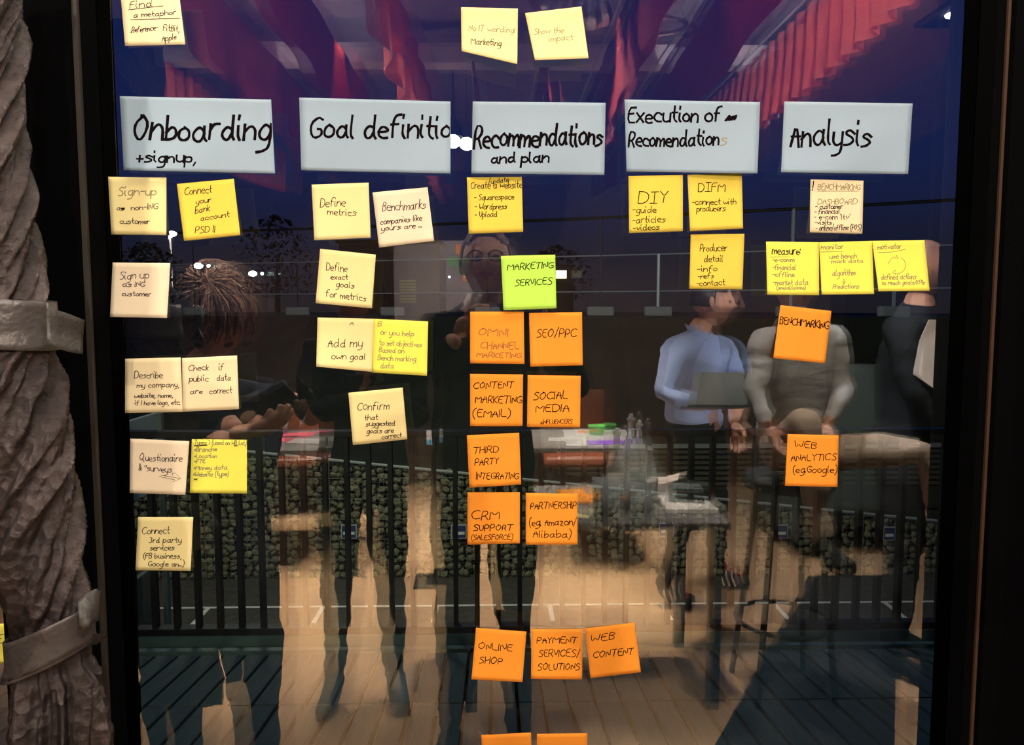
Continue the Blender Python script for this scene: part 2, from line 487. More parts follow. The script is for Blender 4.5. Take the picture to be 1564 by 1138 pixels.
def build_note(name, q, m, label, cat, texts, group=None, curl=0.006, skew=0.0, base=0.0006, ink='pen', pw=1.5, seed=0, extra=(), n=12, wave=0.0004, amp=2.0):
    nt = Note(q, curl, skew, base, wave, seed, amp=amp)
    o0 = nt.at(0.5, 0.0)
    root = Vector(o0)
    bm = BM()
    fr, bk = [], []
    for j in range(n + 1):
        for i in range(n + 1):
            u, v = i / n, j / n
            # rounded, very slightly nicked corners
            p = nt.at(u, v)
            fr.append(bm.verts.new(p - root))
            bk.append(bm.verts.new(p + Vector((0, 0.00022, 0)) - root))
    for j in range(n):
        for i in range(n):
            a = j * (n + 1) + i
            bm.faces.new((fr[a], fr[a + n + 1], fr[a + n + 2], fr[a + 1]))
            bm.faces.new((bk[a], bk[a + 1], bk[a + n + 2], bk[a + n + 1]))
    rim = [i for i in range(n + 1)] + [(j + 1) * (n + 1) + n for j in range(n)] + [n * (n + 1) + i for i in range(n - 1, -1, -1)] + [j * (n + 1) for j in range(n - 1, 0, -1)]
    for k in range(len(rim)):
        a, c = rim[k], rim[(k + 1) % len(rim)]
        bm.faces.new((fr[a], fr[c], bk[c], bk[a]))
    sheet = obj(name, bm, m, None, smooth=True)
    sheet.location = root
    me = sheet.data
    me.polygons.foreach_set('use_smooth', [True] * (2 * n * n) + [False] * (len(me.polygons) - 2 * n * n))
    tag(sheet, label, cat, group)
    by = {}
    random.seed(seed + 100)
    for t in texts:
        txt, x0, y0, x1, y1, cap = t[:6]
        k = t[6] if len(t) > 6 else ink
        wd = t[7] if len(t) > 7 else pw
        by.setdefault(k, []).extend((s, wd) for s in text_strokes(txt, x0, y0, x1, y1, cap))
    for pts, k, wd in extra:
        by.setdefault(k, []).append((pts, wd))
    for k, strokes in by.items():
        bm = BM()
        for si, (s, wd) in enumerate(strokes):
            if len(s) < 2: continue
            # resample so the ribbon follows the paper
            fine = [s[0]]
            for a, c in zip(s, s[1:]):
                L = math.hypot(c[0] - a[0], c[1] - a[1])
                for kk in range(1, max(1, int(L / 8)) + 1):
                    t = kk / max(1, int(L / 8))
                    fine.append((a[0] + (c[0] - a[0]) * t, a[1] + (c[1] - a[1]) * t))
            prev = None
            for i, p in enumerate(fine):
                a, c = fine[max(i - 1, 0)], fine[min(i + 1, len(fine) - 1)]
                dx, dy = c[0] - a[0], c[1] - a[1]
                L = math.hypot(dx, dy) or 1.0
                hw = (wd * .74 if wd < 2.6 else wd * .86) / 2 * (0.85 + 0.3 * random.random())
                ex = 0.0
                nx, ny = -dy / L * hw, dx / L * hw
                if i == 0: p = (p[0] - dx / L * hw * .8, p[1] - dy / L * hw * .8)
                if i == len(fine) - 1: p = (p[0] + dx / L * hw * .8, p[1] + dy / L * hw * .8)
                pair = []
                for sg in (1, -1):
                    u, v = nt.uv(p[0] + nx * sg, p[1] + ny * sg)
                    u, v = min(max(u, .004), .996), min(max(v, .004), .996)
                    pair.append(bm.verts.new(nt.at(u, v, 0.00012 + 0.00001 * (si % 7)) - root))
                if prev:
                    bm.faces.new((prev[0], prev[1], pair[1], pair[0]))
                prev = pair
        w = obj('handwriting', bm, M[k], sheet)
    return sheet

SN = 'sticky_note'
def Q(*a):
    return [(a[0], a[1]), (a[2], a[3]), (a[4], a[5]), (a[6], a[7])]
# quads are top-left, top-right, bottom-right, bottom-left
notes = [
 (Q(183,-20,272,-21,283,68,191,70),'cream','cream sticky note above the first column, headed Find a metaphor',[('Find',198,13,232,10,11),('a metaphor',204,27,268,22,8),('.Reference-',200,50,241,46,9),('FitBit,',249,47,274,48,9),('Apple',247,64,269,60,9)],.003,0,[([(196,15),(249,9)],'pen',1.3),([(199,30),(274,28)],'pen',1.3)]),
 (Q(165,270,254,271,254,359,170,358),'pale','faded cream sticky note reading Sign-up as non customer, under the Onboarding strip',[('Sign-up',181,299,238,298,14,'faint',2),('as',178,321,190,321,7),('non-ING',200,321,241,320,9),('customer',183,342,228,342,8)],.004,.2,[([(185,318),(189,321),(186,320),(190,318)],'ink',2.5)]),
 (Q(270,281,357,273,367,359,281,368),'yellow','tilted golden yellow sticky note reading Connect your bank account',[('Connect',282,298,323,294,12),('your',299,312,322,309,9),('bank',298,326,320,322,10),('account',306,337,350,331,8),('PSD II',298,356,328,355,10)],.004,0,[]),
 (Q(172,401,260,402,255,486,168,484),'buff','buff sticky note reading Sign up as customer, alone above the empty glass',[('Sign up',183,427,227,425,12),('as ING',187,438,221,438,8),('customer',186,452,230,452,7)],.005,-.1,[]),
 (Q(191,548,276,546,279,629,191,631),'cream','cream sticky note reading Describe my company, with four lines of writing',[('Describe',205,578,248,577,10),('my company,',209,592,274,591,8),('website, name,',205,608,264,607,7),('if I have logo, etc.',206,619,275,618,7)],.003,0,[]),
 (Q(278,547,362,543,365,625,279,629),'cream','cream sticky note reading Check if public data are correct',[('Check',288,567,318,565,9),('if',334,566,341,565,11),('public',289,583,318,582,9),('data',331,582,352,581,9),('are',290,602,309,601,8),('correct',320,602,354,600,9)],.004,0,[]),
 (Q(199,670,289,674,283,756,198,753),'buff','buff sticky note reading Questionaire and surveys with a pencil arrow',[('Questionaire',213,704,278,705,11),('& "surveys,',211,719,265,722,10)],.004,.1,[([(246,726),(276,731)],'faint',1.2),([(243,728),(267,733)],'faint',1.2),([(267,722),(276,731),(264,736)],'faint',1.2)]),
 (Q(293,671,377,672,377,754,290,753),'lemon','lemon yellow sticky note with a faint bulleted list beside the Questionaire note',[('Types ? (used on WB list)',297,679,376,680,7,'faint'),('*Branche',297,690,331,689,7,'faint'),('*Location',297,700,331,699,6,'faint'),('*FTE',297,708,313,707,6,'faint'),('*Money data',296,718,347,717,7,'faint'),('*Website (type)',295,728,349,727,7,'faint'),('*',296,735,301,735,6)],.004,0,[([(297,681),(316,680)],'ink',2),([(358,681),(363,681)],'ink',1.5)]),
 (Q(211,790,295,790,291,872,207,871),'pale','pale yellow sticky note reading Connect 3rd party services, lowest of the first column',[('Connect',217,816,259,815,11),('3rd party',228,829,277,829,8),('services',229,841,266,840,8),('(FB business,',219,853,277,853,8),('Google an...)',226,865,281,865,8)],.005,0,[]),
 (Q(476,282,563,279,566,363,480,367),'pale','pale yellow sticky note reading Define metrics',[('Define',489,316,527,315,13),('metrics',500,328,544,330,10)],.005,0,[]),
 (Q(569,294,653,286,663,368,579,378),'buff','tilted buff sticky note reading Benchmarks companies like yours are',[('Benchmarks',584,323,650,318,14),('companies like',581,343,644,337,9,'ink'),('yours are ...',582,353,644,347,8,'ink')],.004,.2,[]),
 (Q(489,380,574,389,568,471,482,463),'pale','pale yellow sticky note reading Define exact goals for metrics, tilting clockwise',[('Define',498,413,530,416,12),('exact',505,427,531,427,8),('goals',513,438,541,440,9),('for metrics',497,453,559,460,10)],.006,0,[]),
 (Q(485,485,571,487,568,568,483,560),'pale','pale sticky note marked A, reading Add my own goal, with a curling lower corner',[('A',534,497,540,497,6,'faint'),('Add my',501,530,553,530,13),('own goal',506,549,558,549,10)],.010,-.5,[]),
 (Q(571,487,654,491,652,574,568,569),'lemon','lemon sticky note marked B with faint writing on setting objectives',[('B',577,498,583,498,7,'faint'),('or you help',581,511,632,514,8,'faint'),('to set objectives',579,527,644,530,8,'faint'),('Based on',579,538,617,540,8,'faint'),('Bench marking',577,550,635,552,8,'faint'),('data',581,562,601,563,8,'faint')],.004,.2,[]),
 (Q(532,600,615,592,622,671,539,680),'pale','tilted pale yellow sticky note reading Confirm that suggested goals are correct',[('Confirm',546,627,594,625,13),('that',557,642,577,641,8),('suggested',559,651,603,650,8),('goals are',560,662,601,661,8),('correct',583,671,613,667,7)],.005,0,[]),
 (Q(704,11,791,13,790,98,705,78),'pale','pale yellow sticky note reading No IT wording, lifted at its lower edge',[('No IT wording!',716,47,786,50,9,'faint'),('Marketing',719,68,765,70,10)],.016,.3,[]),
 (Q(802,20,888,10,899,89,817,92),'pale','pale yellow sticky note faintly reading Show the impact',[('Show the',816,53,861,50,9,'faint'),('impact',838,64,875,60,9,'faint')],.014,0,[]),
 (Q(713,271,797,270,799,354,716,357),'yellow','golden yellow sticky note reading Create a website, under the Recommendations strip',[('Create a website',719,288,797,287,11),('/update',746,281,777,278,8),('- Squarespace',724,306,785,304,9,'ink'),('- Wordpress',725,320,774,319,9,'ink'),('- Upload',725,332,759,331,9)],.004,.1,[]),
 (Q(765,391,848,389,850,471,769,474),'lime','lime green sticky note reading Marketing services',[('MARKETING',775,413,845,409,10,'ink',1.7),('SERVICES',787,437,843,434,10,'ink',1.7)],.005,0,[]),
 (Q(718,476,800,476,801,556,718,555),'orange','orange sticky note reading Omni channel marketing in thin brown pen',[('OMNI',731,513,776,514,12,'brown'),('CHANNEL',734,533,793,533,11,'brown'),('MARKETING',728,546,796,547,8,'brown')],.005,0,[]),
 (Q(808,478,889,477,890,558,810,560),'orange','orange sticky note reading SEO/PPC',[('SEO/PPC',820,515,880,515,13,'ink',1.7)],.004,0,[]),
 (Q(718,571,799,572,798,651,718,651),'orange','orange sticky note reading Content marketing email',[('CONTENT',723,594,784,592,10,'ink',1.8),('MARKETING',726,615,797,616,11,'ink',1.8),('(EMAIL)',722,637,779,637,12,'ink',1.8)],.003,0,[]),
 (Q(806,573,887,574,886,653,805,652),'orange','orange sticky note reading Social media and influencers',[('SOCIAL',815,611,867,609,12,'ink',1.8),('MEDIA',818,630,869,628,11,'ink',1.8),('+INFLUENCERS',825,648,874,647,7,'ink',1.3)],.005,0,[]),
 (Q(713,665,793,661,796,740,717,745),'orange','orange sticky note reading Third party integrating',[('THIRD',723,692,761,691,10,'ink',1.7),('PARTY',725,711,761,708,10,'ink',1.7),('INTEGRATING',727,732,792,732,10,'ink',1.7)],.004,0,[]),
 (Q(714,752,794,752,794,830,714,832),'orange','orange sticky note reading CRM support',[('CRM',720,794,762,793,14,'ink',1.8),('SUPPORT',723,811,783,810,9,'ink',1.8),('(SALESFORCE)',720,825,783,824,8,'ink',1.5)],.004,0,[]),
 (Q(803,753,882,754,882,832,803,832),'orange','orange sticky note reading Partnership with two shop names in brackets',[('PARTNERSHIP',810,778,880,776,10,'ink',1.7),('(eg. Amazon/',808,803,880,802,11,'ink',1.7),('Alibaba)',814,821,872,821,11,'ink',1.7)],.004,0,[]),
 (Q(727,959,804,965,798,1042,720,1038),'orange','orange sticky note reading Online shop',[('ONLINE',731,991,782,995,10,'ink',1.7),('SHOP',732,1013,767,1015,10,'ink',1.7)],.004,0,[]),
 (Q(812,961,890,961,889,1038,811,1037),'orange','orange sticky note reading Payment services and solutions',[('PAYMENT',820,982,881,983,9,'ink',1.7),('SERVICES/',823,1003,885,1003,11,'ink',1.7),('SOLUTIONS',821,1024,885,1023,10,'ink',1.7)],.003,0,[]),
 (Q(893,960,969,951,979,1027,902,1036),'orange','orange sticky note reading Web content',[('WEB',902,981,939,976,11,'ink',1.7),('CONTENT',906,1006,967,999,10,'ink',1.7)],.004,0,[]),
 (Q(735,1123,811,1119,815,1196,738,1200),'orange','blank orange sticky note cut by the bottom edge, under the Online shop note',[],.003,0,[]),
 (Q(820,1121,897,1120,897,1197,820,1197),'orange','blank orange sticky note cut by the bottom edge, under the Payment note',[],.003,0,[]),
 (Q(960,269,1043,267,1043,353,961,356),'yellow','golden yellow sticky note reading DIY guide articles videos',[('D1Y',975,310,1019,309,17,'ink',1.8),('-guide',966,325,1002,325,10,'ink'),('-articles',966,341,1016,339,10,'ink'),('-videos',967,352,1007,351,9,'ink')],.003,0,[]),
 (Q(1050,267,1133,264,1135,349,1054,353),'yellow','golden yellow sticky note reading DIFM connect with producers',[('D1FM',1066,293,1107,293,13,'ink',1.6),('-connect with',1057,313,1124,312,9,'ink'),('producers',1064,323,1108,322,9,'ink')],.006,0,[]),
 (Q(1055,358,1137,357,1134,442,1053,441),'yellow','golden yellow sticky note reading Producer detail info refs contact',[('Producer',1069,384,1110,383,11,'ink'),('detail',1075,400,1104,399,10,'ink'),('-info',1065,415,1095,414,9,'ink'),('-refs',1066,426,1090,425,8,'ink'),('-contact',1064,437,1107,435,9,'ink')],.004,0,[]),
 (Q(1238,274,1319,276,1317,357,1237,355),'cream','cream sticky note reading Benchmarking dashboard, with an exclamation mark',[('!',1241,291,1243,291,15,'ink',2.4),('BENCHMARKING',1249,290,1314,290,9,'faint'),('DASHBOARD',1249,312,1309,312,8,'faint'),('- customer',1245,319,1287,319,8),('- financial',1244,327,1282,326,8),("- e-com 'ltv'",1243,335,1298,335,8),('-visits',1244,343,1270,343,7),('- online/offline (POS)',1246,352,1315,351,8)],.005,.2,[([(1249,292),(1311,292)],'faint',1.2)]),
 (Q(1170,369,1251,370,1251,451,1172,450),'lemon','lemon sticky note headed measure, first of the row of three',[('measure:',1179,388,1222,389,12,'pen',1.8),('-e-comm',1180,400,1213,400,7,'faint'),('-financial',1180,412,1215,412,8,'faint'),('-offline',1180,423,1213,423,8,'faint'),('-market data',1181,435,1234,435,8,'faint'),('(social/comm)',1186,442,1230,442,5,'faint')],.003,-.2,[([(1177,393),(1205,392)],'faint',1)]),
 (Q(1251,370,1332,368,1335,449,1255,450),'lemon','lemon sticky note headed monitor, middle of the row of three',[('monitor',1254,381,1288,380,8,'faint'),('use bench',1267,395,1308,394,7,'faint'),('mark data',1270,402,1318,401,6,'faint'),('algorithm',1271,422,1306,420,9,'faint'),('Predictions',1272,441,1312,440,7,'faint')],.008,.2,[([(1254,385),(1288,384)],'faint',1.2),([(1289,426),(1289,433)],'faint',1.3),([(1286,430),(1289,433),(1292,430)],'faint',1.3),([(1290,410),(1290,414)],'faint',1.2)]),
 (Q(1332,368,1412,367,1420,444,1342,445),'lemon','lemon sticky note headed motivator with a drawn circle of arrows',[('motivator',1340,381,1376,380,8,'faint'),('defined actions',1346,427,1399,426,8,'faint'),('to reach goals/KPIs',1347,435,1412,434,6,'faint')],.008,0,[([(1341,386),(1362,385),(1383,381)],'faint',1.2),([(1370+13*math.cos(a/10),405-13*math.sin(a/10)) for a in range(18,31,2)],'faint',1.1),([(1370+13*math.cos(a/10),405-13*math.sin(a/10)) for a in range(-19,13,2)],'faint',1.1),([(1367,394),(1372,395),(1369,390)],'faint',1.5),([(1368,413),(1363,416),(1368,419)],'faint',1.5)]),
 (Q(1192,466,1270,475,1260,555,1181,547),'orange','tilted orange sticky note reading Benchmarking, below the lemon notes',[('BENCHMARKING',1191,494,1266,503,11,'ink',2.0)],.005,0,[]),
 (Q(1203,663,1281,665,1279,744,1199,742),'orange','orange sticky note reading Web analytics, lowest of the last column',[('WEB',1213,683,1247,685,10,'ink',1.7),('ANALYTICS',1208,704,1277,703,10,'ink',1.7),('(eg.Google)',1211,722,1278,722,11,'ink',1.7)],.004,0,[]),
 (Q(-66,958,14,952,19,1012,-60,1020),'lemon','lemon sticky note half behind the wrapped curtain, ending in a question mark',[('E?',-4,984,12,980,14,'ink',1.5)],.004,0,[]),
 (Q(-80,838,2,838,5,884,-76,886),'lemon','lemon sticky note sliver on the neighbouring pane, above the one with a question mark',[],.004,0,[]),
]
for i, (q, m, label, texts, curl, skew, extra) in enumerate(notes):
    build_note(SN, q, M[m], label, 'sticky note', texts, curl=curl, skew=skew, seed=i, extra=extra)

heads = [
 (Q(183,147,414,152,420,265,189,260),'pale blue paper strip reading Onboarding and signup, first of the header row',[('Onboarding',204,214,412,214,40,'ink',5.2),('+signup,',208,247,299,249,17,'ink',3.4)]),
 (Q(457,149,688,155,688,265,460,260),'pale blue paper strip reading Goal definition',[('Goal definitio',473,212,687,210,33,'ink',4.6)]),
 (Q(722,155,925,157,923,267,720,265),'pale blue paper strip reading Recommendations and plan',[('Recommendations',724,225,919,221,32,'ink',4.6),('and plan',750,249,838,247,16,'ink',3.6)]),
 (Q(954,152,1161,156,1157,265,957,262),'pale blue paper strip reading Execution of Recomendations',[('Execution of',959,187,1100,186,23,'ink',3.8),('~',1108,187,1126,186,26,'ink',3.0),('Recomendation',960,224,1097,222,23,'ink',3.8),('s',1100,223,1110,222,20,'faint',2.2)]),
 (Q(1198,155,1394,158,1387,266,1193,263),'pale blue paper strip reading Analysis, last of the header row',[('Analysis',1207,222,1329,222,38,'ink',4.6)]),
]
for i, (q, label, texts) in enumerate(heads):
    build_note('header_strip', q, M['blue'], label, 'paper strip', texts, curl=0.003, skew=.3 * (-1) ** i, seed=60 + i, n=20, wave=0.0012, amp=3.0)

# ------------------------------------------------------------------ wrapped curtain
def crinkle_mat():
    m = mat('crinkled_grey_fabric', (0.068, 0.053, 0.052), 0.27, metal=0.62, var=0.35, vscale=9, spec=0.9)
    nt = m.node_tree
    p = nt.nodes['Principled BSDF']
    tc = nt.nodes.new('ShaderNodeTexCoord')
    n = nt.nodes.new('ShaderNodeTexNoise'); n.inputs['Scale'].default_value = 60; n.inputs['Detail'].default_value = 8; n.inputs['Roughness'].default_value = 0.7
    v = nt.nodes.new('ShaderNodeTexVoronoi'); v.inputs['Scale'].default_value = 70
    ad = nt.nodes.new('ShaderNodeMath'); ad.operation = 'ADD'
    bp = nt.nodes.new('ShaderNodeBump'); bp.inputs['Strength'].default_value = 0.75; bp.inputs['Distance'].default_value = 0.007
    nt.links.new(tc.outputs['Object'], n.inputs['Vector']); nt.links.new(tc.outputs['Object'], v.inputs['Vector'])
    nt.links.new(n.outputs['Fac'], ad.inputs[0]); nt.links.new(v.outputs['Distance'], ad.inputs[1])
    nt.links.new(ad.outputs[0], bp.inputs['Height']); nt.links.new(bp.outputs[0], p.inputs['Normal'])
    return m
M['crinkle'] = crinkle_mat()
M['tape'] = mat('translucent_tape', (0.065, 0.057, 0.055), 0.3, bump=0.7, bscale=28, spec=0.6)
CY = -0.17
prof = [(-140,-42,80),(-60,-40,80),(20,-40,79),(100,-37,76),(230,-28,73),(300,-20,76),(400,-10,79),(455,-2,77),(500,0,77),(545,4,80),(600,14,83),(660,34,84),(740,38,82),(800,40,80),(860,54,76),(920,70,66),(960,76,60),(1005,80,61),(1040,88,76),(1090,92,84),(1138,93,88),(1300,93,95)]
def col_at(py):
    for (a, b_) in zip(prof, prof[1:]):
        if a[0] <= py <= b_[0]:
            t = (py - a[0]) / (b_[0] - a[0])
            t = t * t * (3 - 2 * t)
            return a[1] + (b_[1] - a[1]) * t, a[2] + (b_[2] - a[2]) * t
    return prof[-1][1:]
def col_frame(py):
    cx, r = col_at(py)
    c = on_y(cx, py, CY)
    e_ = on_y(cx + r, py, CY)
    return c, abs(e_.x - c.x)
def fold(th, py, r):
    tw = py / 105.0 if py < 980 else 980 / 105.0 + (py - 980) / 2500.0
    a = th + tw
    s = 0.0
    for k, am, ph in ((2, .09, .4), (4, .10, 2.0), (7, .06, 1.0), (12, .018 if py < 1000 else .05, .3)):
        x = math.sin(k * a + ph + .6 * math.sin(py / 83.0 + k))
        s += am * (1 - 2 * abs(x) ** .7)
    tight = 1.0
    for yc in (500, 985):
        tight = min(tight, .30 + abs(py - yc) / 85.0)
    s *= min(1.0, tight) * (1.25 if py > 1000 else 1.0)
    s += 0.05 * noise.noise(Vector((math.cos(a) * 2, math.sin(a) * 2, py / 40.0)))
    return .97 + s - .06
def column_mesh(y0, y1, step, radf, nth=220, close=False):
    bm = BM()
    rings = []
    py = y0
    while py <= y1:
        c, r = col_frame(py)
        ring = []
        for k in range(nth):
            th = 2 * math.pi * k / nth
            rr = r * radf(th, py, r)
            ring.append(bm.verts.new(c + Vector((math.cos(th) * rr, math.sin(th) * rr * .85, 0))))
        rings.append(ring)
        py += step
    for i in range(len(rings) - 1):
        for k in range(nth):
            bm.faces.new((rings[i][k], rings[i + 1][k], rings[i + 1][(k + 1) % nth], rings[i][(k + 1) % nth]))
    return bm
cur = empty('wrapped_curtain', (on_y(90, 1138, CY).x, CY, on_y(90, 1300, CY).z), label='shiny grey-brown curtain twisted into a column and bound with tape', cat='curtain')
obj('twisted_cloth', column_mesh(-140, 1300, 5, fold), M['crinkle'], cur, smooth=True, world=True)
def band(name, yl, yr, hgt, grow, seed, slack=0.0):
    """tape loop whose centre line runs from pixel row yl at the far left side to yr at the right side"""
    bm = BM()
    nth, nv = 120, 8
    vs = []
    for k in range(nth):
        th = 2 * math.pi * k / nth
        row = []
        for j in range(nv + 1):
            t = j / nv - .5
            py = (yl + yr) / 2 + (yr - yl) / 2 * math.cos(th) + t * hgt + slack * (-math.sin(th)) 
            c, r = col_frame(py)
            rr = r * (1.0 + grow + .012 * noise.noise(Vector((th * 3 + seed, t * 3, seed)))) 
            row.append(bm.verts.new(c + Vector((math.cos(th) * rr, math.sin(th) * rr * .87, 0))))
        vs.append(row)
    for k in range(nth):
        for j in range(nv):
            a, b_ = vs[k], vs[(k + 1) % nth]
            bm.faces.new((a[j], a[j + 1], b_[j + 1], b_[j]))
    solid(bm, geom=bm.faces[:], thickness=-0.0008)
    return obj(name, bm, M['tape'], cur, smooth=True, world=True)
band('tape_band', 484, 498, 74, .02, 1)
band('tape_band', 1000, 950, 54, .04, 5, 0)
band('tape_band', 1012, 962, 40, .02, 9, 0)
def sheet_px(name, rows, m, parent, thick=0.0008):
    """thin sheet through a grid of (px, py, y) points"""
    bm = BM()
    g = [[bm.verts.new(on_y(*p)) for p in r_] for r_ in rows]
    for a, c in zip(g, g[1:]):
        for i in range(len(a) - 1):
            bm.faces.new((a[i], c[i], c[i + 1], a[i + 1]))
    bmesh.ops.subdivide_edges(bm, edges=bm.edges[:], cuts=2, use_grid_fill=True, smooth=0.6)
    solid(bm, geom=bm.faces[:], thickness=thick)
    return obj(name, bm, m, parent, smooth=True, world=True)
M['tape2'] = mat('tape_free_end', (0.05, 0.045, 0.042), 0.5, bump=0.8, bscale=30, spec=0.6)
sheet_px('tape_end', [[(70,461,-.205),(88,474,-.20),(107,480,-.185),(129,489,-.17)],[(71,495,-.205),(90,508,-.19),(108,512,-.18),(126,515,-.165)],[(72,524,-.205),(90,533,-.20),(106,538,-.19),(126,541,-.175)]], M['tape2'], cur)
sheet_px('tape_end', [[(118,918,-.19),(133,905,-.18),(147,899,-.17),(154,903,-.165)],[(120,938,-.20),(135,930,-.19),(147,925,-.18),(152,928,-.17)],[(122,962,-.20),(136,957,-.20),(146,950,-.18),(151,948,-.17)]], M['tape2'], cur)
sheet_px('cloth_corner', [[(132,965,-.17),(146,968,-.165),(164,971,-.15)],[(136,975,-.17),(146,978,-.16),(158,976,-.15)],[(140,984,-.17),(148,985,-.16),(151,982,-.15)]], M['crinkle'], cur)

# ------------------------------------------------------------------ balcony outside
M['deck'] = mat('teal_deck_board', (0.075, 0.10, 0.10), 0.6, var=0.25, vscale=5, bump=0.3, bscale=30, stretch=(12, 1, 12))
M['rail'] = mat('black_railing_metal', (0.008, 0.008, 0.009), 0.5)
M['channel'] = mat('grey_green_metal', (0.10, 0.15, 0.14), 0.45)
SL = 0.104
deck = empty('balcony_deck', (0, 1.2, 0)); deck['kind'] = 'structure'
def board_mesh(L):
    bm = BM()
    box(bm, -.0435, .0435, -L / 2, L / 2, -.025, 0, bev=.002)
    me = bpy.data.meshes.new('deck_board')
    bm.to_mesh(me); bm.free()
    me.materials.append(M['deck'])
    return me
bm1, bm2 = board_mesh(0.542), board_mesh(1.45)
ang = math.atan(SL)
for i in range(-24, 24):
    for me, y in ((bm1, 2.026), (bm2, 1.022)):
        o = bpy.data.objects.new('deck_board', me)
        C.objects.link(o)
        o.parent = deck
        o.location = (0.03 + i * .101 + random.uniform(-.001, .001), y - 1.2, (2.3 - y) * SL + random.uniform(-.001, .001))
        o.rotation_euler = (-ang, 0, random.uniform(-.002, .002))
bm = BM()
for i in range(9):
    y = .35 + i * .23
    box(bm, -2.5, 2.5, y - .02, y + .02, (2.3 - y) * SL - .10, (2.3 - y) * SL - .032)
obj('deck_joist', bm, M['black'], deck, world=True)
bm = BM(); box(bm, -2.5, 2.5, .1, 2.6, -.30, -.10)
s_ = struct('balcony_slab', bm, M['black'])
bm = BM()
box(bm, -2.6, 2.6, 2.31, 2.345, -.04, .012)
obj('edge_channel', bm, M['channel'], deck, world=True)
bm = BM()
box(bm, -2.6, 2.6, 2.44, 2.455, -.09, .022)
obj('edge_channel', bm, M['channel'], deck, world=True)

RYY = 2.48
rail = empty('balcony_railing', (0, RYY, 0), label='black metal balcony railing of upright flat bars outside the glass', cat='railing')
bm = BM(); box(bm, -2.6, 2.6, RYY - .03, RYY + .03, .965, .995, bev=.003); obj('top_rail', bm, M['rail'], rail, world=True)
bm = BM(); box(bm, -2.6, 2.6, RYY - .03, RYY + .03, .02, .055, bev=.003); obj('bottom_rail', bm, M['rail'], rail, world=True)
bm = BM(); box(bm, -.011, .011, -.021, .021, .05, .97, bev=.0015)
me = bpy.data.meshes.new('baluster'); bm.to_mesh(me); bm.free(); me.materials.append(M['rail'])
for i in range(-25, 26):
    o = bpy.data.objects.new('baluster', me)
    C.objects.link(o); o.parent = rail
    o.location = (0.012 + i * .1015, 0, 0)
for x in (-2.45, 2.45):
    bm = BM(); box(bm, x - .025, x + .025, RYY - .025, RYY + .025, -.2, .99, bev=.003); obj('post', bm, M['rail'], rail, world=True)
M['whitep'] = mat('white_panel', (0.55, 0.56, 0.50), 0.5)
sc_ = empty('privacy_panel', (-2.02, 3.2, .5), label='white panel beyond the balcony railing at its left end', cat='panel')
bm = BM(); box(bm, -2.03, -2.0, 2.9, 3.45, .50, .95, bev=.004); obj('panel_board', bm, M['whitep'], sc_, world=True)
bm = BM(); box(bm, -2.0, -1.97, 3.42, 3.46, -.5, .95, bev=.003); obj('panel_post', bm, mat('grey_post', (.22, .23, .19), .6), sc_, world=True)
bm = BM(); box(bm, -2.03, -2.0, 2.9, 3.3, -.35, .06, bev=.004); obj('panel_board', bm, mat('grey_panel', (.13, .13, .10), .6), sc_, world=True)

# ------------------------------------------------------------------ parking lot and gabion wall
GZ = -4.95
M['asphalt'] = mat('asphalt', (0.055, 0.05, 0.042), 0.9, var=0.3, vscale=6, bump=0.3, bscale=20)
M['paint'] = mat('white_road_paint', (0.62, 0.62, 0.58), 0.8, var=0.15, vscale=4)
bm = BM(); box(bm, -30, 30, 2.8, 17.4, GZ - .2, GZ); gd = struct('parking_ground', bm, M['asphalt'])
bm = BM()
box(bm, -25, 28, 15.15, 15.23, GZ, GZ + .008)
for k in range(-9, 10):
    x = -.06 + (k + .5) * 2.5 + .0
    box(bm, x - .05, x + .05, 10.2, 15.15, GZ, GZ + .008)
o = struct('trim_1', bm, M['paint'])
M['stone'] = mat('gabion_stone', (0.15, 0.145, 0.085), 0.85, var=0.45, vscale=2.3, bump=0.5, bscale=9, vcol=(0.27, 0.25, 0.16))
M['wire'] = mat('galvanised_wire', (0.20, 0.21, 0.17), 0.5, metal=0.4)
YW = 17.0
def gtop(x):
    return -1.88 - 0.107 * (x + 5.1)
gab = empty('gabion_wall', (0, YW, GZ), label='long stone-filled gabion wall behind the parking bays, its top falling to the right', cat='wall')
stone_me = []
for k in range(8):
    bm = BM()
    bmesh.ops.create_icosphere(bm, subdivisions=1, radius=1.0)
    for v in bm.verts:
        v.co *= 1 + .35 * noise.noise(v.co * 1.3 + Vector((k * 7, 0, 0)))
    me = bpy.data.meshes.new('stone'); bm.to_mesh(me); bm.free()
    me.materials.append(M['stone'])
    stone_me.append(me)
rest_v, rest_f = [], []
places = []
x = -10.0
while x < 12.2:
    z = GZ + .10
    while z < gtop(x) - .08:
        places.append((x + random.uniform(-.05, .05), YW + random.uniform(-.04, .05), z + random.uniform(-.04, .04)))
        z += random.uniform(.15, .2)
    x += .19
random.seed(3)
central = sorted(range(len(places)), key=lambda i: abs(places[i][0] + 1.8) + abs(places[i][2] + 3.8) * .5)
parts = set(central[:290])
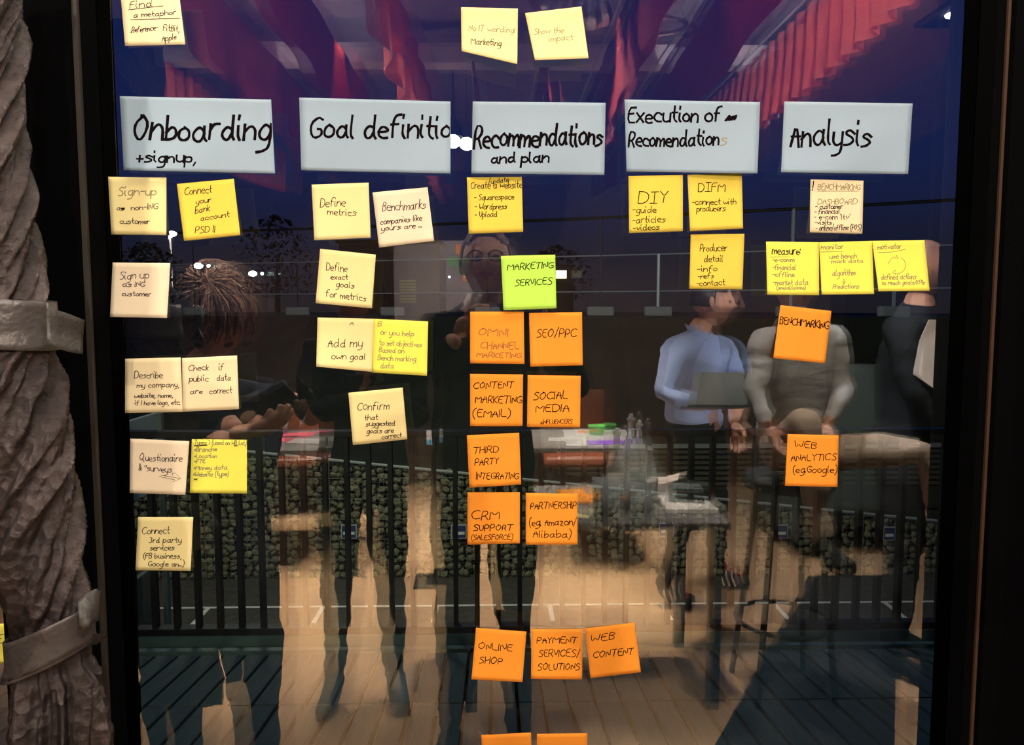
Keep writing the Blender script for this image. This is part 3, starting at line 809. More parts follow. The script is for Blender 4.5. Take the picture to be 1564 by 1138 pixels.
for i, p in enumerate(places):
    me = random.choice(stone_me)
    s = (random.uniform(.085, .125), random.uniform(.08, .11), random.uniform(.07, .11))
    rot = Matrix.Rotation(random.uniform(0, 6.28), 3, 'Y') @ Matrix.Rotation(random.uniform(0, 6.28), 3, 'X')
    if i in parts:
        o = bpy.data.objects.new('stone', me)
        C.objects.link(o); o.parent = gab
        o.location = Vector(p) - gab.location
        o.rotation_euler = rot.to_euler(); o.scale = s
    else:
        n0 = len(rest_v)
        for v in me.vertices:
            q = rot @ Vector((v.co.x * s[0], v.co.y * s[1], v.co.z * s[2]))
            rest_v.append((q.x + p[0], q.y + p[1] - YW, q.z + p[2] - GZ))
        for f in me.polygons:
            rest_f.append([n0 + a for a in f.vertices])
me = bpy.data.meshes.new('stones'); me.from_pydata(rest_v, [], rest_f)
o = link_mesh('stone_fill', me, gab, [M['stone']]); o['kind'] = 'stuff'
bm = BM()
v = [(-10, GZ), (12.4, GZ), (12.4, gtop(12.4) - .1), (-10, gtop(-10) - .1)]
fa = bm.faces.new([bm.verts.new((a, YW + .12, c)) for a, c in v])
r_ = bmesh.ops.extrude_face_region(bm, geom=[fa])
bmesh.ops.translate(bm, verts=[w for w in r_['geom'] if isinstance(w, bmesh.types.BMVert)], vec=(0, .6, 0))
obj('gabion_core', bm, M['black'], gab, world=True)
bm = BM()
x = -10.0; k = 0
while x < 12.3:
    w = .014 if k % 10 == 0 else .004
    box(bm, x - w / 2, x + w / 2, YW - .135, YW - .13, GZ, gtop(x)); x += .1; k += 1
z = GZ + .1; k = 1
while z < gtop(-10):
    xe = min(12.3, -5.1 + (-1.88 - z) / .107)
    w = .02 if k % 5 == 0 else .004
    if xe > -9.9: box(bm, -10, xe, YW - .14, YW - .135, z - w / 2, z + w / 2)
    z += .1; k += 1
obj('wire_mesh', bm, M['wire'], gab, world=True)
bm = BM()
tube(bm, [(-10, YW - .12, gtop(-10)), (12.3, YW - .12, gtop(12.3))], .035, 6)
obj('coping_edge', bm, mat('grey_coping', (.30, .33, .30), .6), gab, world=True)
M['signblue'] = mat('dark_blue_sign', (0.03, 0.04, 0.12), 0.5)
for i, (px, py, l, w) in enumerate(((533, 812, 'first', .37), (701, 812, 'second', .37), (1018, 809, 'third', .37), (1194, 812, 'fourth', .30), (1358, 815, 'fifth', .30))):
    p = on_y(px, py, YW - .19)
    sg = empty('bay_sign', p, label='small dark sign with a pale band on the gabion wall, %s from the left' % l, cat='sign', group='bay signs on the gabion wall')
    bm = BM(); box(bm, -w / 2, w / 2, -.01, .01, -.17, .17, bev=.004); obj('sign_board', bm, mat('sign_border', (.42, .45, .47), .5), sg)
    bm = BM(); box(bm, -w / 2 + .02, w / 2 - .02, -.016, -.01, -.15, .15); obj('sign_face', bm, M['signblue'], sg)
    bm = BM(); box(bm, -w / 2 + .05, w / 2 - .05, -.02, -.016, -.07, .0); obj('sign_band', bm, M['paint'], sg)

# bank above the gabion wall, terrace wall, site fence, trees
M['bank'] = mat('dark_grass_bank', (0.012, 0.014, 0.008), 0.95, var=0.4, vscale=1.2, bump=0.5, bscale=5)
bm = BM()
g = []
for i in range(25):
    x = -30 + i * 2.6
    zt = gtop(x) if -10 < x < 12.4 else (gtop(-10) if x < 0 else gtop(12.4))
    d2 = 32 - (x + 12) * .42
    g.append([bm.verts.new((x, 17.3, GZ)), bm.verts.new((x, 17.35, zt - .12)), bm.verts.new((x, 18.4, zt + .0)), bm.verts.new((x, max(19.2, d2 - 3.5), 1.35 + .05 * noise.noise(Vector((x, 0, 0))))), bm.verts.new((x, 90, 1.4))])
for a, c in zip(g, g[1:]):
    for i in range(4):
        bm.faces.new((a[i], c[i], c[i + 1], a[i + 1]))
struct('ground_bank', bm, M['bank'])
tw = empty('terrace_wall', (6, 18.2, -3), label='low slatted terrace wall above the falling end of the gabion wall', cat='wall')
bm = BM(); box(bm, 1.6, 15, 18.15, 18.25, -3.6, -1.95, bev=0); obj('wall_backing', bm, mat('dark_concrete', (.02, .022, .018), .9), tw, world=True)
bm = BM(); box(bm, 1.6, 15, 18.08, 18.3, -1.98, -1.90); obj('coping', bm, mat('pale_coping', (.2, .21, .18), .8), tw, world=True)
for k in range(7):
    bm = BM(); z = -2.12 - k * .14
    box(bm, 1.6, 15, 18.09, 18.15, z, z + .07); obj('slat', bm, mat('olive_slat', (.055, .06, .04), .8) if k == 0 else bpy.data.materials['olive_slat'], tw, world=True)

M['fencew'] = mat('pale_fence_metal', (0.45, 0.5, 0.55), 0.4, metal=0.3)
M['block'] = mat('concrete_block', (0.30, 0.32, 0.33), 0.8)
fp = []
for px in (120, 298, 455, 600, 745, 917, 1005, 1208, 1365, 1500):
    t = (px - 160) / 1305.0
    fp.append(on_y(px, 475, CAMP.y + 31.5 - 10.5 * t))
fe = empty('site_fence', (0, 26, 1.4), label='rail fence on concrete blocks crossing the dusk horizon above the bank', cat='fence')
for zz, rr, nm, mm in ((.75, .02, 'rail', M['fencew']), (1.95, .022, 'rail', M['fencew']), (3.2, .05, 'top_rail', M['rail'])):
    bm = BM(); tube(bm, [Vector((p.x, p.y, 1.45 + zz)) for p in fp], rr, 6); obj(nm, bm, mm, fe, world=True)
for i, p in enumerate(fp):
    bm = BM(); tube(bm, [(p.x, p.y, 1.4), (p.x, p.y, 1.45 + (3.2 if i % 2 else 1.95))], .025 if i < 6 else .06, 6); obj('post', bm, M['rail'] if i < 6 else M['fencew'], fe, world=True)
    bm = BM(); box(bm, p.x - .45, p.x + .45, p.y - .15, p.y + .15, 1.38, 1.70, bev=.08); obj('foot_block', bm, M['block'], fe, world=True)

M['lampw'] = mat('street_lamp_glow', (1, 1, 1), 0.5, emit=(0.85, 1.0, 0.98), estr=30)
M['lampy'] = mat('warm_lamp_glow', (1, 1, 1), 0.5, emit=(1.0, 0.8, 0.55), estr=4)
for px, py, d, rr, l in ((303, 406, 56, .26, 'bright street lamp on a thin pole, first from the wrapped curtain'), (386, 418, 60, .26, 'bright street lamp beside the bowed head, second from the curtain'), (672, 423, 60, .18, 'street lamp between the goal notes and the green note')):
    p = on_y(px, py, d)
    s_ = empty('street_lamp', (p.x, p.y, 1.4), label=l, cat='street lamp')
    bm = BM(); tube(bm, [(p.x, p.y, 1.4), (p.x, p.y, p.z - .1)], .05, 6); obj('pole', bm, M['rail'], s_, world=True)
    bm = BM(); ell(bm, p, (rr * 1.25, rr, rr * .8), 10, 6); obj('lamp_head', bm, M['lampw'], s_, world=True)
    bm = BM(); ell(bm, (p.x + .75, p.y, p.z), (rr * .45, rr * .4, rr * .4), 8, 6); obj('lamp_head', bm, M['lampw'], s_, world=True)
    bm = BM(); tube(bm, [(p.x, p.y, p.z + .1), (p.x + .75, p.y, p.z + .1)], .03, 6); obj('lamp_arm', bm, M['rail'], s_, world=True)
p = on_y(857, 419, 60)
hb = empty('kiosk', (p.x, p.y, 1.4), label='small kiosk with a glowing warm sign far beyond the green note', cat='kiosk')
bm = BM(); box(bm, p.x - 1.0, p.x + 1.0, p.y, p.y + 1.5, 1.4, p.z + .6); obj('kiosk_body', bm, M['black'], hb, world=True)
bm = BM(); box(bm, p.x - .42, p.x + .42, p.y - .1, p.y, p.z - .32, p.z + .3); obj('lit_sign', bm, M['lampy'], hb, world=True)
bm = BM(); box(bm, p.x - 1.15, p.x + 1.15, p.y - .1, p.y + 1.6, p.z + .6, p.z + .75); obj('roof', bm, M['black'], hb, world=True)
p = on_y(622, 445, 50)
hb = empty('far_building', (p.x, p.y, 1.4), label='dark far building with one dim louvred window between the street lamps', cat='building')
bm = BM(); box(bm, p.x - 4.5, p.x + 2.2, p.y, p.y + 6, 1.3, p.z + 3.2); obj('wall', bm, mat('dark_render', (.02, .018, .02), .9), hb, world=True)
bm = BM(); box(bm, p.x - 4.7, p.x + 2.4, p.y - .2, p.y + 6.2, p.z + 3.2, p.z + 3.4); obj('roof', bm, M['black'], hb, world=True)
wf = None
bm = BM(); box(bm, p.x - .5, p.x + .6, p.y - .06, p.y, p.z - .75, p.z + .75)
wf = obj('window', bm, mat('dim_lit_window', (.1, .1, .05), .6, emit=(.25, .24, .08), estr=.25), hb, world=True)
for k in range(7):
    bm = BM(); z = p.z - .65 + k * .2
    box(bm, p.x - .5, p.x + .6, p.y - .12, p.y - .06, z, z + .08); obj('slat', bm, M['black'], hb, world=True)
M['tree'] = mat('dark_foliage', (0.010, 0.012, 0.008), 0.95)
def tree(px, top, d, wpx, label, seed):
    rr = random.Random(seed)
    pt = on_y(px, top, d); w = wpx / F * d / 2
    t = empty('tree', (pt.x, d - 1, 1.4), label=label, cat='tree', group=None)
    bm = BM(); tube(bm, [(pt.x, pt.y, 1.3), (pt.x + .2, pt.y, 1.4 + (pt.z - 1.4) * .6)], [.3, .15], 8); obj('trunk', bm, M['tree'], t, world=True)
    bm = BM()
    for k in range(700):
        a, q, zz = rr.uniform(0, 6.28), math.sqrt(rr.random()), rr.uniform(0, 1)
        wz = math.sin(math.pi * min(1, .15 + zz * .85)) ** .6
        c = Vector((pt.x + math.cos(a) * q * w * wz, pt.y + math.sin(a) * q * w * wz, 1.5 + (pt.z - 1.5) * (.15 + .85 * zz)))
        s = rr.uniform(.10, .30)
        n = [c + Vector((rr.uniform(-s, s), rr.uniform(-s, s), rr.uniform(-s, s))) for _ in range(4)]
        vs = [bm.verts.new(q_) for q_ in n]
        bm.faces.new((vs[0], vs[1], vs[2])); bm.faces.new((vs[0], vs[2], vs[3])); bm.faces.new((vs[1], vs[3], vs[2]))
    obj('crown', bm, M['tree'], t, world=True)
tree(420, 330, 72, 130, 'dark bushy tree on the dusk horizon between the bank account and metrics notes', 1)
tree(225, 372, 60, 120, 'low dark tree on the horizon behind the buff sign up note', 2)
tree(850, 375, 75, 110, 'dark tree crown on the horizon beside the green note', 3)


# ================================================================== THE ROOM BEHIND THE LENS (seen mirrored in the panes)
def wavy(name, X, zt, zb, ya, yb, m, label, amp=.03, wl=.12, sag=.12, ph=0.0):
    """a red fabric sail hung edge-on below the ceiling, running away from the window"""
    t = empty(name, (X, (ya + yb) / 2, zt), label=label, cat='drape', group='red fabric sails under the ceiling')
    bm = BM()
    n = int(abs(yb - ya) / wl * 6)
    g = []
    for i in range(n + 1):
        s = i / n
        y = ya + (yb - ya) * s
        row = []
        for j in range(7):
            v = j / 6
            dz = -sag * math.sin(math.pi * s) * v
            a = amp * (.35 + .65 * v)
            dx = a * math.sin(2 * math.pi * s * abs(yb - ya) / wl + ph) + .04 * math.sin(3 * s + ph + v)
            row.append(bm.verts.new((X + dx, y, zt + (zb - zt) * v + dz)))
        g.append(row)
    for a, c in zip(g, g[1:]):
        for j in range(6):
            bm.faces.new((a[j], a[j + 1], c[j + 1], c[j]))
    solid(bm, geom=bm.faces[:], thickness=.003)
    obj('cloth', bm, m, t, smooth=True, world=True)
    bm = BM(); tube(bm, [(X, ya, zt + .01), (X, yb, zt + .01)], .006, 6)
    obj('hanging_wire', bm, M['fencew'], t, world=True)
M['red'] = mat('red_sheer_fabric', (0.27, 0.028, 0.032), 0.6, transl=0.45, var=.15, vscale=4)
M['coral'] = mat('coral_pleated_fabric', (0.82, 0.20, 0.12), 0.6, transl=0.45, var=.15, vscale=4)
for X, zt, zb, ya, yb, m, l, am, wl in (
    (-1.95, 3.0, 2.66, -1.6, -6.2, 'coral', 'pleated coral sail, outermost on the curtain side', .035, .14),
    (-1.32, 3.02, 2.70, -1.5, -6.6, 'red', 'deep red sail, second from the curtain side', .015, .5),
    (-0.90, 3.02, 2.68, -1.5, -6.8, 'red', 'deep red sail, third from the curtain side', .015, .6),
    (-0.47, 3.0, 2.58, -1.5, -6.4, 'coral', 'coral sail ending bright above the Goal strip', .03, .4),
    (-0.14, 3.0, 2.72, -3.0, -7.2, 'red', 'narrow red sail above the Recommendations strip', .01, .3),
    (0.25, 3.0, 2.64, -3.0, -7.0, 'red', 'short red sail over the two top notes', .02, .3),
    (0.60, 3.02, 2.66, -1.5, -6.9, 'red', 'red sail rising over the Recommendations strip end', .012, .5),
    (0.97, 3.02, 2.66, -1.5, -6.6, 'red', 'broad dark red sail above the Execution strip', .012, .7),
    (1.46, 3.0, 2.70, -1.5, -5.2, 'coral', 'bright pleated coral sail, nearest the dark soffit', .035, .13)):
    wavy('fabric_sail', X, zt, zb, ya, yb, M[m], l, am, wl)

M['beam'] = mat('grey_steel_beam', (0.75, 0.72, 0.76), 0.5)
bm = BM(); box(bm, -2.4, 1.7, -3.8, -3.66, 3.04, 3.16, bev=.01); tag(obj('ceiling_beam', bm, M['beam']), 'grey steel beam crossing below the ceiling above the red sails', 'beam')
M['soffit'] = mat('brown_soffit', (0.28, 0.15, 0.13), .8)
bm = BM(); box(bm, 1.85, 2.5, -7.0, -1.2, 2.95, 3.3, bev=.01); o = obj('trim_2', bm, M['soffit']); o['kind'] = 'structure'
dl = empty('downlight', (2.18, -2.55, 2.95), label='dark twin downlight box let into the brown soffit', cat='ceiling light')
bm = BM(); box(bm, 2.05, 2.35, -2.75, -2.4, 2.93, 2.96, bev=.004); obj('housing', bm, M['black'], dl, world=True)
M['bulb'] = mat('lit_bulb', (1, 1, 1), .5, emit=(1, .95, .85), estr=45)
for dx in (-.07, .07):
    bm = BM(); ell(bm, (2.2 + dx, -2.57, 2.925), (.03, .03, .012), 10, 6); obj('bulb', bm, M['bulb'], dl, world=True)
p = vy(692, 216, 5.2)
pl = empty('pendant_lamp', p, label='bare glowing spotlight hanging between the Goal and Recommendations strips', cat='lamp')
bm = BM(); ell(bm, (0, 0, 0), (.05, .05, .045), 14, 10); obj('bulb', bm, mat('bright_bulb', (1, 1, 1), .5, emit=(1, .96, .9), estr=60), pl)
bm = BM(); lathe(bm, [(.012, .16), (.05, .12), (.065, .05), (.07, .03)], 16); obj('shade', bm, M['black'], pl)
bm = BM(); tube(bm, [(0, 0, .14), (0, 0, RZ - p.z)], .006, 6); obj('cord', bm, M['black'], pl)
p = vy(1012, 40, 3.7)
rl = empty('ring_fitting', p, label='polished ring fitting hanging under the ceiling beside the DIY column sail', cat='ring')
bm = BM()
tube(bm, [(.11 * math.cos(a / 16 * 6.2832), .11 * math.sin(a / 16 * 6.2832), 0) for a in range(17)], .012, 8); obj('ring', bm, mat('polished_metal', (.5, .5, .55), .2, metal=.9), rl)
for k in range(3):
    a = k * 2.094
    bm = BM(); tube(bm, [(.11 * math.cos(a), .11 * math.sin(a), 0), (0, 0, RZ - p.z)], .003, 5); obj('cable', bm, M['beam'], rl)
p = vy(868, 4, 3.6)
du = empty('foil_duct', (p.x, p.y, p.z), label='crumpled foil duct end under the ceiling above the top notes', cat='duct')
bm = BM()
tube(bm, [(-.16 + i * .02, 0, .03 * math.sin(i * .4)) for i in range(17)], [.09 + (.012 if i % 2 else 0) for i in range(17)], 16); obj('duct_hose', bm, mat('foil', (.6, .6, .62), .25, metal=.9, bump=.6, bscale=60), du)

# dark column at the end of the window, rugs
bm = BM(); box(bm, .80, 1.20, -.34, -.27, 0, 3.3, bev=.01)
tag(obj('flat_column', bm, M['walld']), 'dark flat column standing just inside the window end', 'column')
M['rug'] = mat('black_rug', (0.010, 0.010, 0.011), 0.95, bump=.4, bscale=200)
def poly(name, pts, z0, z1, m):
    bm = BM()
    f = bm.faces.new([bm.verts.new((p[0], p[1], z0)) for p in pts])
    bmesh.ops.recalc_face_normals(bm, faces=[f])
    r_ = bmesh.ops.extrude_face_region(bm, geom=[f])
    bmesh.ops.translate(bm, verts=[w for w in r_['geom'] if isinstance(w, bmesh.types.BMVert)], vec=(0, 0, z1 - z0))
    bmesh.ops.recalc_face_normals(bm, faces=bm.faces[:])
    return obj(name, bm, m)
a = [vfloor(1200, 900), vfloor(1240, 890), vfloor(1385, 960), vfloor(1362, 1138), vfloor(1110, 1138)]
b_ = [vfloor(1235, 880), vfloor(1370, 880), vfloor(1366, 1150), vfloor(1108, 1150)]
tag(poly('rug', [(p.x, p.y) for p in b_] + [(.45, -1.0), (1.2, -1.0)][::-1], .0005, .004, M['rug']), 'black rug with a slanting edge on the warm floor', 'rug')
c_ = [vfloor(1430, 880), vfloor(1800, 880), vfloor(1800, 1150), vfloor(1422, 1150)]
tag(poly('rug', [(p.x, p.y) for p in c_], .0005, .004, M['rug']), 'second black rug beside the dark column', 'rug')

# ---- furniture
M['tabletop'] = mat('dark_grey_table', (0.10, 0.09, 0.085), 0.4)
M['leg'] = mat('black_table_leg', (0.01, 0.01, 0.01), 0.5)
M['leather'] = mat('brown_leather', (0.15, 0.040, 0.018), 0.4, bump=.2, bscale=60)
def table(x0, x1, y0, y1, z, label, legw=.05):
    t = empty('table', ((x0 + x1) / 2, (y0 + y1) / 2, 0), label=label, cat='table')
    bm = BM(); box(bm, x0, x1, y0, y1, z - .03, z, bev=.004); obj('tabletop', bm, M['tabletop'], t, world=True)
    for x in (x0 + legw, x1 - legw):
        for y in (y0 + legw, y1 - legw):
            bm = BM(); box(bm, x - legw / 2, x + legw / 2, y - legw / 2, y + legw / 2, 0, z - .03, bev=.003); obj('leg', bm, M['leg'], t, world=True)
    return t
def vz(px, py, z):
    return vfloor(px, py, z)
pA, pB = vz(880, 740, .75), vz(1097, 783, .75)
tb0 = vz(790, 800, .75)
tx0, tx1 = vz(700, 800, .75).x, vz(1097, 781, .75).x
ty0, ty1 = vz(900, 741, .75).y, vz(900, 800, .75).y
table(tx0, tx1, ty0, ty1, .75, 'dark meeting table carrying bottles, white tray and orange notes', .045)
TZ = .75
far0, far1 = vz(850, 656, .75), vz(950, 684, .75)
table(far0.x - .25, far1.x + .05, far0.y, far1.y, .75, 'far table with white sheets and a purple folder', .04)
lf0, lf1 = vz(400, 658, .75), vz(515, 688, .75)
table(lf0.x - .5, lf1.x + .12, lf0.y, lf1.y, .75, 'far dark table strewn with pink and white papers', .04)

def chair(x, y, rz, label):
    t = empty('chair', (x, y, 0), rz, label=label, cat='chair', group='brown leather chairs at the tables')
    bm = BM(); box(bm, -.25, .25, -.24, .24, .41, .49, bev=.03); obj('seat', bm, M['leather'], t, True)
    bm = BM(); box(bm, -.25, .25, .19, .26, .50, .95, bev=.03); obj('backrest', bm, M['leather'], t, True)
    for sx in (-.2, .2):
        for sy in (-.2, .2):
            bm = BM(); tube(bm, [(sx, sy, .42), (sx * 1.15, sy * 1.15, 0)], .014, 8); obj('leg', bm, M['leg'], t)
    return t
chair(.60, -4.62, R(180), 'brown leather chair behind the far table with white sheets')
chair(-1.55, -4.62, R(172), 'brown leather chair behind the paper-strewn table')

def sheet(name, x, y, z, w, d, m, rz, label, cat, group=None, th=.002, curlz=.0):
    bm = BM()
    n = 6
    fr = [[bm.verts.new((-w / 2 + w * i / n, -d / 2 + d * j / n, curlz * (i / n) ** 2)) for j in range(n + 1)] for i in range(n + 1)]
    for i in range(n):
        for j in range(n):
            bm.faces.new((fr[i][j], fr[i + 1][j], fr[i + 1][j + 1], fr[i][j + 1]))
    bm.normal_update()
    r_ = bmesh.ops.extrude_face_region(bm, geom=bm.faces[:])
    bmesh.ops.translate(bm, verts=[w_ for w_ in r_['geom'] if isinstance(w_, bmesh.types.BMVert)], vec=(0, 0, th))
    bmesh.ops.recalc_face_normals(bm, faces=bm.faces[:])
    o = obj(name, bm, m)
    o.location = (x, y, z); o.rotation_euler = (0, 0, rz)
    return tag(o, label, cat, group)
M['white'] = mat('white_paper', (0.85, 0.83, 0.82), .8)
M['pink'] = mat('pink_paper', (0.85, 0.12, 0.2), .8)
M['purple'] = mat('purple_folder', (0.25, 0.08, 0.6), .6)
M['green'] = mat('green_plastic', (0.08, 0.35, 0.06), .5)
p = vz(913, 668, .752); sheet('paper_sheet', p.x, p.y, .7515, .42, .6, M['white'], .05, 'large white sheet on the far table under the green pot', 'paper')
p = vz(925, 678, .752); sheet('folder', p.x + .04, p.y, .756, .30, .12, M['purple'], .02, 'purple folder along the near edge of the far table', 'folder', th=.006)
p = vz(911, 662, .76)
bm = BM(); lathe(bm, [(.001, 0), (.045, 0), (.055, .05), (.06, .055), (.05, .055), (.04, .01), (.001, .01)], 18); o = obj('small_pot', bm, M['green'], smooth=True); o.location = (p.x, p.y, .757); tag(o, 'small green pot on the white sheet', 'pot')
p = vz(893, 660, .752); sheet('sticky_note', p.x, p.y, .754, .09, .09, M['orange'], .2, 'orange sticky note lying at the far corner of the white sheet', 'sticky note')
p = vz(862, 672, .752); sheet('paper_sheet', p.x, p.y, .7545, .20, .12, M['white'], .1, 'small white slip on the far table beside the chair', 'paper')
p = vz(887, 769, .752)
sheet('note_pad', vz(895, 765, .75).x, vz(895, 765, .75).y, .7515, .16, .14, M['orange'], .05, 'orange note pad on the bottle table', 'note pad', th=.012)
sheet('sticky_note', vz(873, 752, .75).x, vz(873, 752, .75).y, .7515, .12, .09, M['orange'], -.1, 'orange sticky note behind the orange pad on the bottle table', 'sticky note')
sheet('sticky_note', vz(886, 789, .75).x, vz(886, 789, .75).y, .7515, .07, .05, M['pale'], .3, 'small pale note at the near edge of the bottle table', 'sticky note')
tl, tr, br, bl = vz(1000, 752, .76), vz(1062, 752, .76), vz(1098, 781, .76), vz(1018, 781, .76)
tray = poly('serving_tray', [(q.x, q.y) for q in (tl, tr, br, bl)], .752, .768, M['white'])
tag(tray, 'white tray near the table corner under a black device', 'tray')
p = vz(1011, 748, .77); sheet('napkin', p.x, p.y, .80, .14, .14, mat('pink_white_napkin', (.85, .72, .68), .8), .3, 'pinkish folded napkin standing off the white tray', 'napkin', curlz=.03, th=.004)
p = vz(1048, 762, .77)
ad = empty('black_device', (p.x, p.y, .768), .2, label='black box-shaped device with a clear lid on the white tray', cat='device')
bm = BM(); box(bm, -.07, .07, -.06, .06, 0, .05, bev=.012); obj('body', bm, M['black'], ad, True)
bm = BM(); box(bm, -.06, .06, -.05, .05, .05, .056, bev=.002); obj('lid', bm, mat('smoked_lid', (.06, .07, .07), .15), ad)

M['bottle'] = mat('clear_bottle_glass', (0.93, 0.97, 0.96), 0.04, trans=0.88, ior=1.45, spec=0.8)
M['cork'] = mat('cork', (.45, .28, .15), .8)
def bottle(px, py, h, r_, label, stopper=False):
    p = vz(px, py, .75)
    t = empty('glass_bottle', (p.x, p.y, .752), label=label, cat='bottle', group='clear bottles on the meeting table')
    pr = [(.001, 0), (r_ * .95, 0), (r_, .01), (r_, h * .5), (r_ * .75, h * .66), (r_ * .32, h * .78), (r_ * .30, h * .95), (r_ * .40, h * .96), (r_ * .40, h), (r_ * .24, h), (r_ * .24, h * .78), (r_ * .68, h * .65), (r_ * .92, h * .5), (r_ * .90, .012), (.001, .01)]
    bm = BM(); lathe(bm, pr, 24); obj('bottle_glass', bm, M['bottle'], t, True)
    bm = BM(); lathe(bm, [(.001, h * .99), (r_ * .22, h * .99), (r_ * .26, h * 1.05), (.001, h * 1.06)], 12); obj('stopper', bm, M['cork'] if stopper else M['bottle'], t, True)
bottle(941, 768, .30, .045, 'tall clear bottle behind the tumblers, second along the table', False)
bottle(962, 758, .34, .045, 'tallest clear bottle in the middle of the group', False)
bottle(990, 765, .22, .04, 'short clear bottle nearest the white tray', False)
bottle(975, 750, .30, .04, 'clear bottle at the back of the group', False)
def tumbler(px, py, h, r_, label, m=None):
    p = vz(px, py, .75)
    t = empty('tumbler', (p.x, p.y, .752), label=label, cat='glass', group='drinking glasses on the meeting table')
    bm = BM(); lathe(bm, [(.001, 0), (r_ * .8, 0), (r_, h), (r_ * .94, h), (r_ * .74, .012), (.001, .012)], 22); obj('glass_wall', bm, M['bottle'], t, True)
    if m:
        bm = BM(); lathe(bm, [(.001, .014), (r_ * .72, .014), (r_ * .86, h * .6), (.001, h * .6)], 18); obj('drink', bm, m, t, True)
tumbler(918, 790, .15, .038, 'tall olive glass standing beside the orange pad', mat('olive_drink', (.05, .05, .02), .3))
tumbler(933, 797, .11, .035, 'tumbler before the tall bottle')
tumbler(948, 783, .12, .036, 'tumbler holding an orange drink', mat('orange_drink', (.8, .25, .04), .4))
tumbler(967, 780, .11, .035, 'tumbler beside the orange drink')
tumbler(974, 795, .09, .035, 'low tumbler at the near edge')
tumbler(988, 788, .09, .035, 'low tumbler nearest the tray')

for px, py, mm, w, d, rz, l in ((430, 672, 'pink', .16, .12, .3, 'pink note sheet on the paper-strewn table'), (455, 665, 'pink', .2, .12, -.1, 'larger pink sheet at the back of the paper-strewn table'), (478, 675, 'white', .28, .16, .1, 'white sheet on the paper-strewn table'), (410, 672, 'pale', .12, .1, .5, 'pale yellow note at the curtain end of the paper-strewn table'), (418, 664, 'white', .2, .1, .2, 'white card behind the pink sheets')):
    p = vz(px, py, .75); sheet('paper_sheet', p.x, p.y, .7515 + random.uniform(.0, .004), w, d, M[mm], rz, l, 'paper')
p = vz(432, 664, .75); t = empty('tumbler', (p.x, p.y, .752), label='clear tumbler on the paper-strewn table', cat='glass')
bm = BM(); lathe(bm, [(.001, 0), (.03, 0), (.04, .11), (.037, .11), (.027, .01), (.001, .01)], 18); obj('glass_wall', bm, M['bottle'], t, True)
p = vz(500, 668, .75); t = empty('carafe', (p.x, p.y, .752), label='tall clear carafe on the paper-strewn table', cat='carafe')
bm = BM(); lathe(bm, [(.001, 0), (.05, 0), (.05, .18), (.025, .26), (.03, .33), (.027, .33), (.022, .26), (.046, .18), (.046, .01), (.001, .01)], 20); obj('glass_wall', bm, M['bottle'], t, True)

# small lit tablet leaning on a stool, sticky block on the floor side
p = vy(664, 668, 4.2)
tg = empty('leaflet_stand', (p.x, p.y, 0), label='slim stand holding a white and blue leaflet behind the photographer', cat='stand')
bm = BM(); box(bm, p.x - .045, p.x + .045, p.y, p.y + .012, p.z - .04, p.z + .04); obj('leaflet', bm, mat('white_leaflet', (.85, .82, .82), .6), tg, world=True)
bm = BM(); box(bm, p.x - .045, p.x + .02, p.y + .012, p.y + .014, p.z - .04, p.z - .012); obj('blue_print', bm, mat('sky_blue_print', (.15, .5, .75), .6), tg, world=True)
bm = BM(); tube(bm, [(p.x, p.y - .01, p.z + .03), (p.x, p.y - .01, .01)], .012, 8); box(bm, p.x - .12, p.x + .12, p.y - .12, p.y + .1, .001, .014); obj('stand_pole', bm, M['leg'], tg, world=True)

# whiteboard with notes on the back wall side
p = vy(700, 430, 6.5)
wbd = empty('whiteboard', (p.x - .1, p.y, 0), label='pale board on legs behind the photographer, with coloured squares', cat='board')
bm = BM(); box(bm, p.x - .55, p.x + .12, p.y - .02, p.y, 1.2, 2.15, bev=.004); obj('board_panel', bm, mat('grey_white_board', (.22, .20, .20), .5), wbd, world=True)
for dx in (-.5, .07):
    bm = BM(); tube(bm, [(p.x + dx, p.y - .01, 1.25), (p.x + dx, p.y - .01, 0)], .015, 8); obj('leg', bm, M['leg'], wbd, world=True)
for px, py, mm in ((704, 381, 'orange'), (714, 399, 'orange'), (707, 412, 'green'), (714, 423, 'orange'), (692, 400, 'green')):
    q = vy(px, py, 6.49)
    sheet_n = BM(); box(sheet_n, q.x - .045, q.x + .045, q.y + .002, q.y + .006, q.z - .04, q.z + .04)
    tag(obj('sticky_note', sheet_n, M[mm]), ('green' if mm == 'green' else 'orange') + ' square note on the pale board, %s' % {381: 'topmost', 399: 'under the topmost one', 412: 'lower at the rim', 423: 'lowest', 400: 'away from the rim'}[py], 'sticky note')

# sofa back, dark cabinet, dashed light strip
M['sofa'] = mat('dark_green_grey_fabric', (0.045, 0.060, 0.055), .9, bump=.3, bscale=120)
p0, p1 = vy(1240, 610, 4.6), vy(1500, 610, 4.6)
so = empty('sofa', ((p0.x + p1.x) / 2, p0.y, 0), label='dark grey-green sofa behind the seated man', cat='sofa')
bm = BM(); box(bm, p0.x, p1.x + .4, p0.y - .1, p0.y + .12, .3, 1.22, bev=.05); obj('backrest', bm, M['sofa'], so, True, world=True)
bm = BM(); box(bm, p0.x, p1.x + .4, p0.y - .7, p0.y - .1, .15, .48, bev=.05); obj('seat', bm, M['sofa'], so, True, world=True)
bm = BM(); box(bm, p0.x - .12, p0.x + .04, p0.y - .7, p0.y + .1, .1, .7, bev=.04); obj('armrest', bm, M['sofa'], so, True, world=True)
p = vy(261, 420, 3.0)
ls = empty('light_strip', (p.x, p.y, 0), label='slender upright strip of pale light segments beside the bowed head', cat='lamp')
